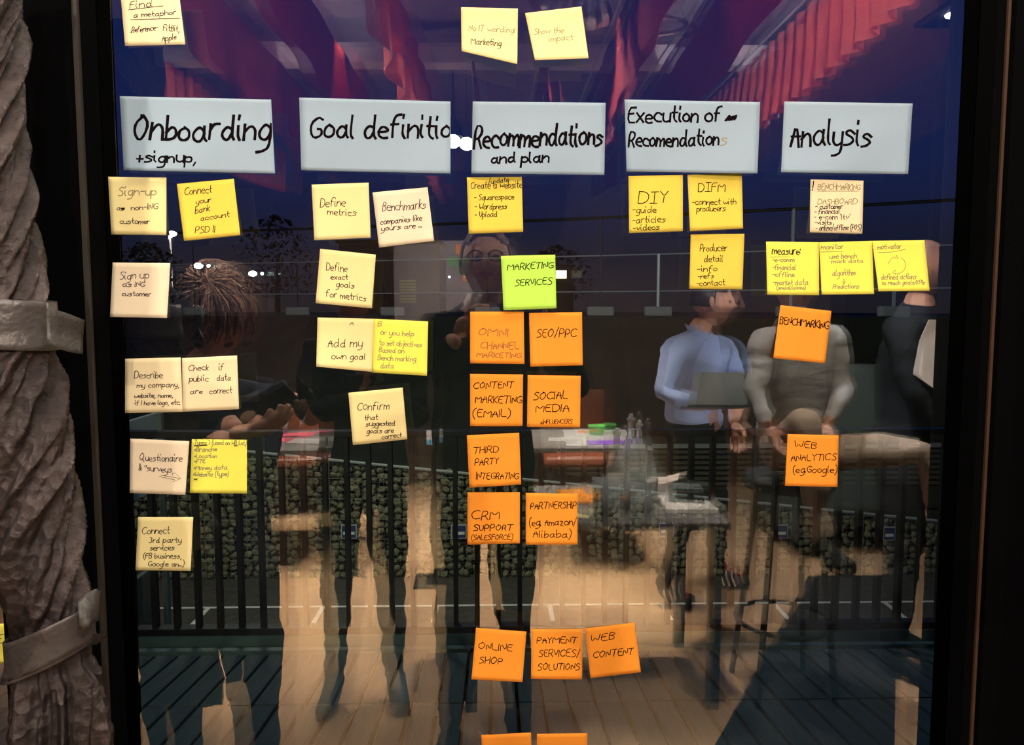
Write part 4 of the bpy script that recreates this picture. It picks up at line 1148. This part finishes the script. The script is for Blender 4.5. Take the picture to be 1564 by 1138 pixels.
bm = BM(); box(bm, p.x - .012, p.x + .012, p.y - .02, p.y, 0, vy(261, 352, 3.0).z, bev=.002); obj('strip_post', bm, M['leg'], ls, world=True)
M['strip'] = mat('pale_strip_light', (.9, .85, .8), .5, emit=(1, .85, .72), estr=3.2)
for ya, yb in ((363, 388), (393, 407), (411, 425), (430, 448), (452, 470)):
    za, zb = vy(261, ya, 3.0).z, vy(261, yb, 3.0).z
    bm = BM(); box(bm, p.x - .006, p.x + .006, p.y, p.y + .004, zb, za); obj('light_segment', bm, M['strip'], ls, world=True)
bm = BM(); q = vy(247, 359, 3.0); ell(bm, q, (.045, .03, .02), 12, 8); obj('lamp_head', bm, M['bulb'], ls, world=True)
bm = BM(); q = vy(262, 357, 3.0); ell(bm, q, (.02, .02, .01), 12, 8); obj('lamp_head', bm, M['bulb'], ls, world=True)

# ------------------------------------------------------------------ people
M['skin'] = mat('skin', (0.52, 0.27, 0.19), 0.5, var=.06, vscale=20)
M['hair_b'] = mat('brown_hair', (0.17, 0.09, 0.055), 0.35, bump=1.0, bscale=50, stretch=(1, 1, .15), var=.5, vscale=60)
M['hair_l'] = mat('lighter_brown_hair', (0.50, 0.30, 0.20), 0.3)
M['hair_d'] = mat('dark_hair', (0.018, 0.014, 0.012), 0.45, bump=.8, bscale=50, stretch=(1, 1, .15))
M['lips'] = mat('lips', (.38, .12, .10), .5)
M['eye'] = mat('eye', (.05, .04, .04), .2)

def skin_mesh(chains, sub=2):
    """chains: list of [(point, radius), ...]; the first chain roots the body, others start at an existing point"""
    verts, rad, edges, idx = [], [], [], {}
    def vid(p, r_):
        k = tuple(round(c, 4) for c in p)
        if k not in idx:
            idx[k] = len(verts); verts.append(p); rad.append(r_)
        return idx[k]
    for ch in chains:
        prev = None
        for p, r_ in ch:
            i = vid(tuple(p), r_)
            if prev is not None and prev != i: edges.append((prev, i))
            prev = i
    me = bpy.data.meshes.new('skel'); me.from_pydata(verts, edges, [])
    o = bpy.data.objects.new('skel', me); C.objects.link(o)
    md = o.modifiers.new('s', 'SKIN'); md.use_smooth_shade = True
    sv = me.skin_vertices[0].data
    for i, r_ in enumerate(rad):
        rr = r_ if isinstance(r_, tuple) else (r_, r_)
        sv[i].radius = rr
        sv[i].use_root = (i == 0)
    ms = o.modifiers.new('d', 'SUBSURF'); ms.levels = sub; ms.render_levels = sub
    dg = bpy.context.evaluated_depsgraph_get()
    ev = o.evaluated_get(dg)
    out = bpy.data.meshes.new_from_object(ev)
    bpy.data.objects.remove(o)
    return out

def head_bm(Mx, skin=0, lips=1, eye=2, bald=False):
    """head about 0.23 m tall facing local -Y; Mx places it"""
    bm = BM()
    r = bmesh.ops.create_uvsphere(bm, u_segments=36, v_segments=28, radius=1.0)
    for v in bm.verts:
        x, y, z = v.co
        X, Y, Z = x * .076, y * .096, z * .118
        if z < 0: X *= 1 - .30 * (-z) ** 1.3; Y *= 1 - .12 * (-z)
        if z < -.1 and y < 0: Y -= .012 * math.exp(-((z + .75) / .2) ** 2) * math.exp(-(x / .35) ** 2)      # chin
        if y < 0:
            Y -= .026 * math.exp(-((z + .16) / .11) ** 2) * math.exp(-(x / .16) ** 2)                           # nose tip
            Y -= .014 * math.exp(-((z - .02) / .14) ** 2) * math.exp(-(x / .12) ** 2)                           # bridge
            for s in (-1, 1):
                Y += .011 * math.exp(-((z - .06) / .10) ** 2) * math.exp(-((x - s * .38) / .16) ** 2)             # sockets
            Y -= .005 * math.exp(-((z - .22) / .08) ** 2) * math.exp(-(x / .5) ** 2)                             # brow
            Y -= .007 * math.exp(-((z + .42) / .07) ** 2) * math.exp(-(x / .25) ** 2)                            # mouth
        if y > .2 and z < -.4: Y *= .8
        v.co = (X, Y, Z)
    for f in bm.faces:
        c = f.calc_center_median()
        f.material_index = lips if (c.y < -.08 and abs(c.x) < .020 and -.057 < c.z < -.044) else skin
    for s in (-1, 1):
        ell(bm, (s * .030, -.079, .008), (.013, .011, .008), 10, 8, mi=eye)
        ell(bm, (s * .077, .008, -.004), (.010, .020, .032), 10, 8, mi=skin, rot=Matrix.Rotation(s * .25, 3, 'Z'))
    bmesh.ops.transform(bm, matrix=Mx, verts=bm.verts[:])
    return bm

def hair_bm(Mx, style='short', seed=0):
    bm = BM()
    bmesh.ops.create_uvsphere(bm, u_segments=44, v_segments=34, radius=1.0)
    kill = []
    for v in bm.verts:
        x, y, z = v.co
        n = noise.noise(Vector((x * 5 + seed, y * 5, z * 2))) * .10 + noise.noise(Vector((x * 16 + seed, y * 16, z * 4))) * .05
        g = (1.10 if style == 'short' else 1.17) + n
        lim = -.25 + .75 * max(0, -y) * 1.35 if style != 'bob' else -.9 + 1.45 * max(0, -y)
        if y < -.25: lim = max(lim, .48 - .1 * abs(x))
        if z < lim: kill.append(v)
        v.co = (x * .076 * g, y * .096 * g + .004, z * .118 * (g - .01))
    bmesh.ops.delete(bm, geom=kill, context='VERTS')
    solid(bm, geom=bm.faces[:], thickness=.008)
    bmesh.ops.transform(bm, matrix=Mx, verts=bm.verts[:])
    return bm

def strand_bm(Mx, seed, count=1100):
    """locks combed over the crown"""
    rr = random.Random(seed)
    bm = BM()
    for _ in range(count):
        a = rr.uniform(0, 6.283); z0 = rr.uniform(-.1, 1.0)
        pts = []
        for j in range(5):
            z = z0 - j * .13
            if z < -.75: break
            z = min(z, .99)
            q = math.sqrt(max(0, 1 - z * z))
            aa = a + j * .10 + rr.uniform(-.03, .03)
            x, y = q * math.cos(aa), q * math.sin(aa)
            if y < -.35 and z < .35: break
            g = 1.20 + .03 * math.sin(j * 1.2) + rr.uniform(-.015, .03)
            pts.append(Mx @ Vector((x * .076 * g, y * .096 * g + .004, z * .118 * g)))
        if len(pts) > 1:
            tube(bm, pts, [.0028 * (1 - .18 * j) for j in range(len(pts))], 3, mi=rr.choice((0, 0, 1)), cap=False)
    return bm

def hand_chain(wr, fdir, nrm, curl=.5, thumb=1, size=1.0):
    """five unequal fingers bent in three joints; fdir: where fingers point, nrm: palm normal the fingers close towards"""
    f = Vector(fdir).normalized(); n_ = Vector(nrm); n_ = (n_ - f * n_.dot(f)).normalized()
    s = f.cross(n_).normalized() * thumb
    W_ = Vector(wr)
    pc = W_ + f * .035 * size
    pk = W_ + f * .075 * size
    ch = [[(W_, .024 * size), (pc, (.032 * size, .018 * size)), (pk, (.030 * size, .015 * size))]]
    for k, (off, L) in enumerate(((.032, .072), (.011, .082), (-.011, .076), (-.031, .060))):
        b0 = pk + s * off * size
        pts = [(pk, .016 * size), (b0 + f * .004, .0105 * size)]
        d = f.copy(); p = b0 + f * .004
        for j, seg in enumerate((.45, .32, .23)):
            a = curl * (.5 + .35 * j)
            d = (d * math.cos(a) + n_ * math.sin(a)).normalized()
            n2 = (n_ - d * n_.dot(d))
            p = p + d * L * seg * size
            pts.append((p, (.0098 - .0012 * j) * size))
        ch.append(pts)
    t0 = W_ + f * .025 * size + s * .022 * size
    td = (f * .65 + s * .75 + n_ * .35).normalized()
    ch.append([(pc, .02 * size), (t0 + td * .018 * size, .014 * size), (t0 + td * .042 * size, .0115 * size), (t0 + (td * .042 + (f * .8 + s * .15 + n_ * .5).normalized() * .03) * size, .0095 * size)])
    return ch

def person(spec):
    P = {k: Vector(v) for k, v in spec['P'].items()}
    top, bot, shoe = spec['top'], spec['bot'], spec.get('shoe', M['black'])
    root = empty('person', (P['pelvis'].x, P['pelvis'].y, 0), label=spec['label'], cat='person')
    pel, che, nek, hd = P['pelvis'], P['chest'], P['neck'], P['head']
    mid = (pel + che) / 2
    k = spec.get('w', 1.0)
    ch = [[(pel, (.155 * k, .12 * k)), (mid, (.15 * k, .115 * k)), (che, (.17 * k, .12 * k)), (nek, .062), (nek + (hd - nek) * .55, .055)]]
    segs = []
    segs.append((pel, pel + (mid - pel) * .35, 1)); segs.append((mid, che, 0)); segs.append((pel + (mid - pel) * .5, mid, 0)); segs.append((nek + (hd - nek) * .3, hd, 3)); segs.append((che, nek - (nek - che) * .05, 0))
    for s in 'LR':
        sh, el, wr = P['sh' + s], P['el' + s], P['wr' + s]
        cu = el + (wr - el) * spec.get('sleeve', .92)
        ch.append([(che, .17 * k), (sh, .072 * k), ((sh + el) / 2, .058 * k), (el, .047 * k), ((el + wr) / 2, .042 * k), (wr, .027)])
        segs += [(che, sh, 0), (sh, el, 0), (el, cu, 0), (cu, wr, 3)]
        hp, kn, an = P['hp' + s], P['kn' + s], P['an' + s]
        toe = P['to' + s]
        ch.append([(pel, .155 * k), (hp, .105 * k), ((hp + kn) / 2, .088 * k), (kn, .062 * k), ((kn + an) / 2 + (an - kn).normalized() * -.04, .058 * k), (an, .042), (an + (toe - an) * .5 + Vector((0, 0, -.02)), .042), (toe, .035)])
        segs += [(pel, hp, 1), (hp, kn, 1), (kn, an - (an - kn) * .06, 1), (an, toe, 2)]
    me = skin_mesh(ch, 2)
    mats = [top, bot, shoe, M['skin'], M['lips'], M['eye']]
    bm = BM(); bm.from_mesh(me)
    wn_ = (mid - pel).normalized(); wp = pel + wn_ * .04
    bmesh.ops.bisect_plane(bm, geom=bm.verts[:] + bm.edges[:] + bm.faces[:], plane_co=wp, plane_no=wn_)
    def near(c):
        best, bi = 9, 0
        body_seg = False
        for a, b__, mi in segs:
            ab = b__ - a
            L2 = ab.length_squared or 1e-9
            t = max(0, min(1, (c - a).dot(ab) / L2))
            d = (c - (a + ab * t)).length
            if d < best: best, bi, body_seg = d, mi, (mi in (0, 1) and min((a - pel).length, (b__ - pel).length, (a - mid).length) < .03)
        return (0 if (c - wp).dot(wn_) > 0 else 1) if body_seg else bi
    for f in bm.faces:
        f.material_index = near(f.calc_center_median())
        f.smooth = True
    for v in bm.verts:   # cloth creases
        mi = v.link_faces[0].material_index if v.link_faces else 3
        if mi in (0, 1):
            v.co += v.normal * (.016 * noise.noise(v.co * 9) + .010 * noise.noise(Vector((v.co.x * 10, v.co.y * 10, v.co.z * 28))))
    Mx = Matrix.Translation(hd) @ Matrix.Rotation(spec.get('yaw', 0), 4, 'Z') @ Matrix.Rotation(spec.get('pitch', 0), 4, 'X') @ Matrix.Rotation(spec.get('roll', 0), 4, 'Y')
    hb_ = head_bm(Mx, 3, 4, 5)
    tmp = bpy.data.meshes.new('t'); hb_.to_mesh(tmp); hb_.free(); bm.from_mesh(tmp)
    for s in 'LR':
        h = spec.get('hand' + s)
        if not h: h = dict(dir=(P['wr' + s] - P['el' + s]), n=(0, 0, -1), curl=.35)
        hm = skin_mesh(hand_chain(P['wr' + s], h['dir'], h['n'], h.get('curl', .5), h.get('thumb', 1)), 2)
        n0 = len(bm.faces)
        bm.from_mesh(hm)
        bm.faces.ensure_lookup_table()
        for f in bm.faces[n0:]:
            f.material_index = 3; f.smooth = True
    for f in bm.faces: f.smooth = True
    body = obj('body', bm, mats, root, world=True)
    if spec.get('hair'):
        obj('hair', hair_bm(Mx, spec.get('style', 'short'), spec.get('seed', 0)), spec['hair'], root, True, world=True)
        if spec.get('style') == 'full':
            lk = obj('hair_locks', strand_bm(Mx, 3), [M['hair_b'], M['hair_l']], root, True, world=True)
            lk['kind'] = 'stuff'
    if spec.get('glasses'):
        g_ = BM()
        for s in (-1, 1):
            tube(g_, [Mx @ Vector((s * .031 + .022 * math.cos(a / 12 * 6.2832), -.100, .008 + .017 * math.sin(a / 12 * 6.2832))) for a in range(13)], .0022, 6)
            tube(g_, [Mx @ Vector((s * .053, -.098, .012)), Mx @ Vector((s * .078, 0, .012))], .0018, 6)
        tube(g_, [Mx @ Vector((-.010, -.101, .012)), Mx @ Vector((.010, -.101, .012))], .0022, 6)
        obj('glasses', g_, M['black'], root, world=True)
    if spec.get('collar'):
        g_ = BM()
        ax = (hd - nek).normalized()
        for s in (-1, 1):
            fr = Vector(spec['front']).normalized(); sd = fr.cross(Vector((0, 0, 1))) * s
            a = nek + fr * .055 + Vector((0, 0, .005)); b1 = nek + sd * .07 + Vector((0, 0, .03)); c1 = nek + fr * .085 + sd * .05 - Vector((0, 0, .045)); d1 = nek - fr * .05 + sd * .05 + Vector((0, 0, .045)); e1 = nek + sd * .095 - Vector((0, 0, .0))
            vs = [g_.verts.new(q) for q in (a, b1, d1, e1, c1)]
            g_.faces.new((vs[0], vs[1], vs[3], vs[4])); g_.faces.new((vs[1], vs[2], vs[3]))
        solid(g_, geom=g_.faces[:], thickness=.003)
        obj('collar', g_, spec['collar'], root, world=True)
    return root, Mx

navy = mat('navy_jacket', (0.020, 0.026, 0.055), .8, bump=.3, bscale=150)
dark = mat('black_sweater', (0.014, 0.016, 0.020), .95, bump=.8, bscale=14, spec=.1)
jeans = mat('dark_jeans', (0.018, 0.022, 0.034), .85)
shirt = mat('light_blue_shirt', (0.34, 0.44, 0.78), .8, bump=1.0, bscale=13, var=.10, stretch=(1, 1, 1.8))
grey = mat('grey_sweater', (0.27, 0.26, 0.26), .95, bump=1.0, bscale=12, stretch=(1, 1, 2.5), spec=.1, var=.12)
beige = mat('beige_trousers', (0.36, 0.28, 0.22), .9, bump=.8, bscale=9, spec=.1)
blackt = mat('black_trousers', (0.010, 0.010, 0.012), .85)
wshirt = mat('white_shirt', (0.72, 0.66, 0.62), .8)

def pose(cx, cy, face, head, pelz=.95, spread=.09, lean=(0, 0), feet=None):
    """standing pose round (cx, cy); face: unit vector the body faces"""
    f = Vector((face[0], face[1], 0)).normalized(); s = Vector((-f.y, f.x, 0))   # s: the body's own left
    P = {}
    P['pelvis'] = Vector((cx, cy, pelz))
    hd = Vector(head)
    P['head'] = hd
    P['neck'] = Vector((cx + lean[0], cy + lean[1], hd.z - .165))
    P['chest'] = Vector((cx + lean[0] * .8, cy + lean[1] * .8, hd.z - .33))
    for n, sg in (('L', 1), ('R', -1)):
        P['sh' + n] = P['neck'] + s * .175 * sg + Vector((0, 0, -.06))
        P['hp' + n] = P['pelvis'] + s * .09 * sg + Vector((0, 0, -.07))
        P['kn' + n] = P['pelvis'] + s * (spread + .01) * sg + f * .02 + Vector((0, 0, -.45 * pelz / .95))
        P['an' + n] = Vector((cx, cy, .085)) + s * (spread + .03) * sg
        P['to' + n] = P['an' + n] + f * .17 + s * .03 * sg + Vector((0, 0, -.045))
    return P, f, s
def phone(c, along, up, label, group=None):
    a = Vector(along).normalized(); u = Vector(up); u = (u - a * u.dot(a)).normalized(); n_ = a.cross(u)
    t = empty('phone', c, label=label, cat='phone')
    t.rotation_euler = Matrix((a, u, n_)).transposed().to_euler()
    bm = BM(); box(bm, -.072, .072, -.036, .036, -.004, .004, bev=.003); obj('phone_body', bm, M['black'], t, True)
    bm = BM(); box(bm, -.066, .066, -.032, .032, .004, .0045); obj('screen', bm, mat('phone_screen', (.02, .02, .025), .1), t)
    bm = BM(); lathe(bm, [(.001, -.006), (.005, -.006), (.006, -.004)], 14, loc=(-.058, .022, 0)); obj('lens', bm, M['leg'], t)
    return t

# photographer, exactly behind the lens
P, f, s = pose(-.04, -1.47, (0, 1), (-.03, -1.40, 1.70), pelz=.93)
P['elR'] = Vector((.26, -1.33, 1.30)); P['wrR'] = Vector((.165, -1.13, 1.475))
P['elL'] = Vector((-.34, -1.33, 1.29)); P['wrL'] = Vector((-.105, -1.14, 1.475))
person(dict(P=P, top=dark, bot=blackt, label='photographer in black holding a phone before a face with glasses', yaw=R(180), pitch=R(-6), hair=M['hair_b'], glasses=True,
    handL=dict(dir=(.55, .25, .8), n=(.5, .5, -.3), curl=.75, thumb=1), handR=dict(dir=(-.55, .25, .8), n=(-.5, .5, -.3), curl=.75, thumb=-1)))
phone((.055, -1.045, 1.535), (1, 0, 0), (0, 0, 1), 'black phone held level by the photographer')

# bowed head, curtain side
hd = vy(328, 482, 1.80)
P, f, s = pose(hd.x - .07, hd.y - .10, (.6, .8), hd, pelz=.92, lean=(.0, .0))
hc = vy(392, 638, 1.70)
P['wrR'] = vy(372, 650, 1.72); P['elR'] = vy(270, 668, 1.85)
P['wrL'] = vy(350, 665, 1.62); P['elL'] = P['shL'] + Vector((-.03, .05, -.27))
_, Mx = person(dict(P=P, top=navy, bot=jeans, label='person with tousled brown hair bowing over a phone, in a navy jacket', yaw=R(165), pitch=R(60), hair=M['hair_b'], style='full', seed=4, sleeve=.85,
    handR=dict(dir=(.9, .1, .25), n=(.1, .3, 1), curl=.55, thumb=-1), handL=dict(dir=(.9, .2, .2), n=(.2, -.2, 1), curl=.6, thumb=1)))
phone(vy(408, 622, 1.66), (.8, .2, .45), (-.4, .3, .8), 'dark phone in the bowed person\'s hand')

# second person holding a phone, mostly behind the goal notes
hd = vy(536, 452, 2.85)
P, f, s = pose(hd.x + .02, hd.y - .06, (.1, 1), hd, pelz=.93, spread=.09)
P['wrR'] = vy(585, 600, 2.55); P['elR'] = vy(640, 640, 2.75)
P['wrL'] = vy(548, 600, 2.52); P['elL'] = vy(470, 640, 2.75)
person(dict(P=P, top=dark, bot=jeans, shoe=mat('grey_blue_shoe', (.05, .08, .10), .6), label='person in dark clothes typing on a phone behind the goal notes', yaw=R(180), pitch=R(20), hair=M['hair_d'], seed=9,
    handR=dict(dir=(-.6, .4, .6), n=(-.3, .2, .9), curl=.7, thumb=-1), handL=dict(dir=(.6, .4, .6), n=(.3, .2, .9), curl=.7, thumb=1)))
phone(vy(563, 586, 2.48), (1, 0, 0), (0, .5, .9), 'phone held level by the person behind the goal notes')

# man in the blue shirt with an open laptop
hd = vy(1088, 462, 3.75)
P, f, s = pose(hd.x - .05, hd.y - .05, (.75, .66), hd, pelz=.95, spread=.12, lean=(.0, .0))
P['neck'] = vy(1066, 508, 3.78); P['chest'] = vy(1058, 555, 3.8); P['pelvis'] = vy(1063, 650, 3.82)
P['shR'] = vy(1030, 528, 3.62); P['shL'] = vy(1108, 528, 3.95)
P['elR'] = vy(1012, 603, 3.55); P['wrR'] = vy(1080, 622, 3.42)
P['elL'] = vy(1128, 600, 3.9); P['wrL'] = vy(1120, 645, 3.60)
for n, px, py, d in (('R', 1034, 925, 3.95), ('L', 1118, 897, 4.15)):
    q = vfloor(px, py, .0)
    P['an' + n] = Vector((q.x - .08, q.y, .085)); P['to' + n] = Vector((q.x + .09, q.y + .04, .04))
    P['kn' + n] = (P['pelvis'] + P['an' + n]) / 2 + Vector((.04, .03, .03))
    P['hp' + n] = P['pelvis'] + Vector((-.07 if n == 'R' else .07, .05 if n == 'R' else -.05, -.07))
sneak = mat('black_sneaker', (.02, .02, .025), .6)
rt, Mx = person(dict(P=P, top=shirt, bot=blackt, shoe=sneak, label='man in a light blue shirt standing and holding a laptop, head turned aside', yaw=R(105), pitch=R(4), hair=M['hair_d'], seed=2, sleeve=.62, collar=shirt, front=(.75, .66, 0),
    handR=dict(dir=(.9, .15, .15), n=(0, .2, 1), curl=.35, thumb=-1), handL=dict(dir=(.2, .1, -.9), n=(-.6, .6, 0), curl=.45, thumb=1)))
for n in 'RL':
    a, t_ = P['an' + n], P['to' + n]
    d = (t_ - a); d.z = 0; d.normalize(); sd = Vector((-d.y, d.x, 0))
    bm = BM()
    for k in range(3):
        c = a + d * (.03 + .03 * k)
        for sg in (1, -1):
            tube(bm, [c + sd * .046 * sg + Vector((0, 0, -.055)), c + sd * .046 * sg + d * -.02 + Vector((0, 0, 0)), c + sd * .03 * sg + d * -.02 + Vector((0, 0, .03))], .006, 6)
    obj('shoe_stripe', bm, M['white'], rt, world=True)
    bm = BM()
    for k in range(4):
        c = a + d * (.04 + .03 * k) + Vector((0, 0, .035 - .018 * k))
        tube(bm, [c - sd * .03, c + Vector((0, 0, .012)), c + sd * .03], .007, 6)
    obj('red_lace', bm, mat('red_lace', (.75, .05, .04), .6), rt, world=True)
c0, c1, c2, c3 = vy(1060, 570, 3.38), vy(1135, 570, 3.38), vy(1140, 620, 3.30), vy(1050, 620, 3.30)
lt = empty('laptop', (c0 + c2) / 2, label='dark open laptop held before the blue shirt', cat='laptop')
bm = BM()
vs = [bm.verts.new(q) for q in (c0, c1, c2, c3)]
bm.faces.new(vs); solid(bm, geom=bm.faces[:], thickness=.007)
obj('screen_lid', bm, mat('dark_laptop', (.010, .014, .012), .5), lt, world=True)
bm = BM()
dn = Vector((0, -.13, -.02))
vs = [bm.verts.new(q) for q in (c3, c2, c2 + dn, c3 + dn)]
bm.faces.new(vs); solid(bm, geom=bm.faces[:], thickness=.012)
obj('keyboard_base', bm, mat('laptop_base', (.10, .10, .10), .4), lt, world=True)

# man in the grey sweater on a tall stool
hd = vy(1214, 432, 2.85)
P, f, s = pose(hd.x, hd.y - .03, (.25, .97), hd, pelz=1.0)
P['neck'] = vy(1216, 490, 2.88); P['chest'] = vy(1216, 550, 2.9); P['pelvis'] = vy(1205, 672, 2.95)
P['shL'] = vy(1165, 515, 2.85); P['shR'] = vy(1270, 515, 2.9)
P['elL'] = vy(1152, 600, 2.75); P['wrL'] = vy(1172, 652, 2.62)
P['elR'] = vy(1288, 600, 2.85); P['wrR'] = vy(1262, 648, 2.68)
P['hpL'] = vy(1190, 690, 2.9); P['knL'] = vy(1232, 640, 2.55); P['anL'] = vy(1252, 830, 2.6)
P['hpR'] = vy(1250, 690, 2.9); P['knR'] = vy(1418, 690, 2.75); P['anR'] = vy(1445, 860, 2.85)
P['toL'] = P['anL'] + Vector((.05, .15, -.05)); P['toR'] = P['anR'] + Vector((.15, .05, -.05))
P['shL'], P['shR'] = P['shL'], P['shR']
person(dict(P=P, top=grey, bot=beige, label='man in a grey sweater and beige trousers perched on a tall stool, face behind notes', yaw=R(175), hair=M['hair_d'], seed=5, sleeve=.9, w=.82,
    handL=dict(dir=(.3, .3, -.6), n=(.3, .3, -.4), curl=.5, thumb=1), handR=dict(dir=(-.5, .3, -.4), n=(0, 0, -1), curl=.5, thumb=-1)))
pe = P['pelvis']
stl = empty('bar_stool', (pe.x, pe.y, 0), label='tall black stool under the man in the grey sweater', cat='stool')
bm = BM(); lathe(bm, [(.001, 0), (.17, 0), (.18, .02), (.17, .05), (.001, .055)], 24, loc=(0, 0, pe.z - .19)); obj('seat', bm, M['leg'], stl, True)
for k in range(4):
    a = k * math.pi / 2 + .78
    bm = BM(); tube(bm, [(.12 * math.cos(a), .12 * math.sin(a), pe.z - .19), (.22 * math.cos(a), .22 * math.sin(a), 0)], .013, 8); obj('leg', bm, M['leg'], stl)
bm = BM(); tube(bm, [(.19 * math.cos(a / 20 * 6.2832), .19 * math.sin(a / 20 * 6.2832), .3) for a in range(21)], .009, 6, cap=False); obj('foot_ring', bm, M['leg'], stl)

# bald man at the window end
hd = vy(1412, 410, 3.15)
P, f, s = pose(hd.x - .05, hd.y - .02, (.8, .6), hd, pelz=1.02)
P['neck'] = vy(1402, 468, 3.18); P['chest'] = vy(1400, 540, 3.2); P['shR'] = vy(1375, 500, 3.05); P['shL'] = vy(1440, 495, 3.3)
P['elR'] = vy(1395, 600, 2.95); P['wrR'] = vy(1450, 650, 2.9); P['elL'] = P['shL'] + Vector((.05, 0, -.28)); P['wrL'] = P['elL'] + Vector((.1, .12, -.15))
rt, Mx = person(dict(P=P, top=dark, bot=blackt, label='balding man in a black jacket over an open white shirt, partly cut by the column', yaw=R(120), pitch=R(5), hair=None))
bm = BM()
q = [vy(1420, 488, 2.96), vy(1452, 490, 2.98), vy(1450, 590, 2.9), vy(1425, 592, 2.9), vy(1396, 572, 2.92), vy(1406, 520, 2.94)]
vs = [bm.verts.new(v_) for v_ in q]
bm.faces.new(vs); solid(bm, geom=bm.faces[:], thickness=.01)
obj('shirt_front', bm, wshirt, rt, world=True)
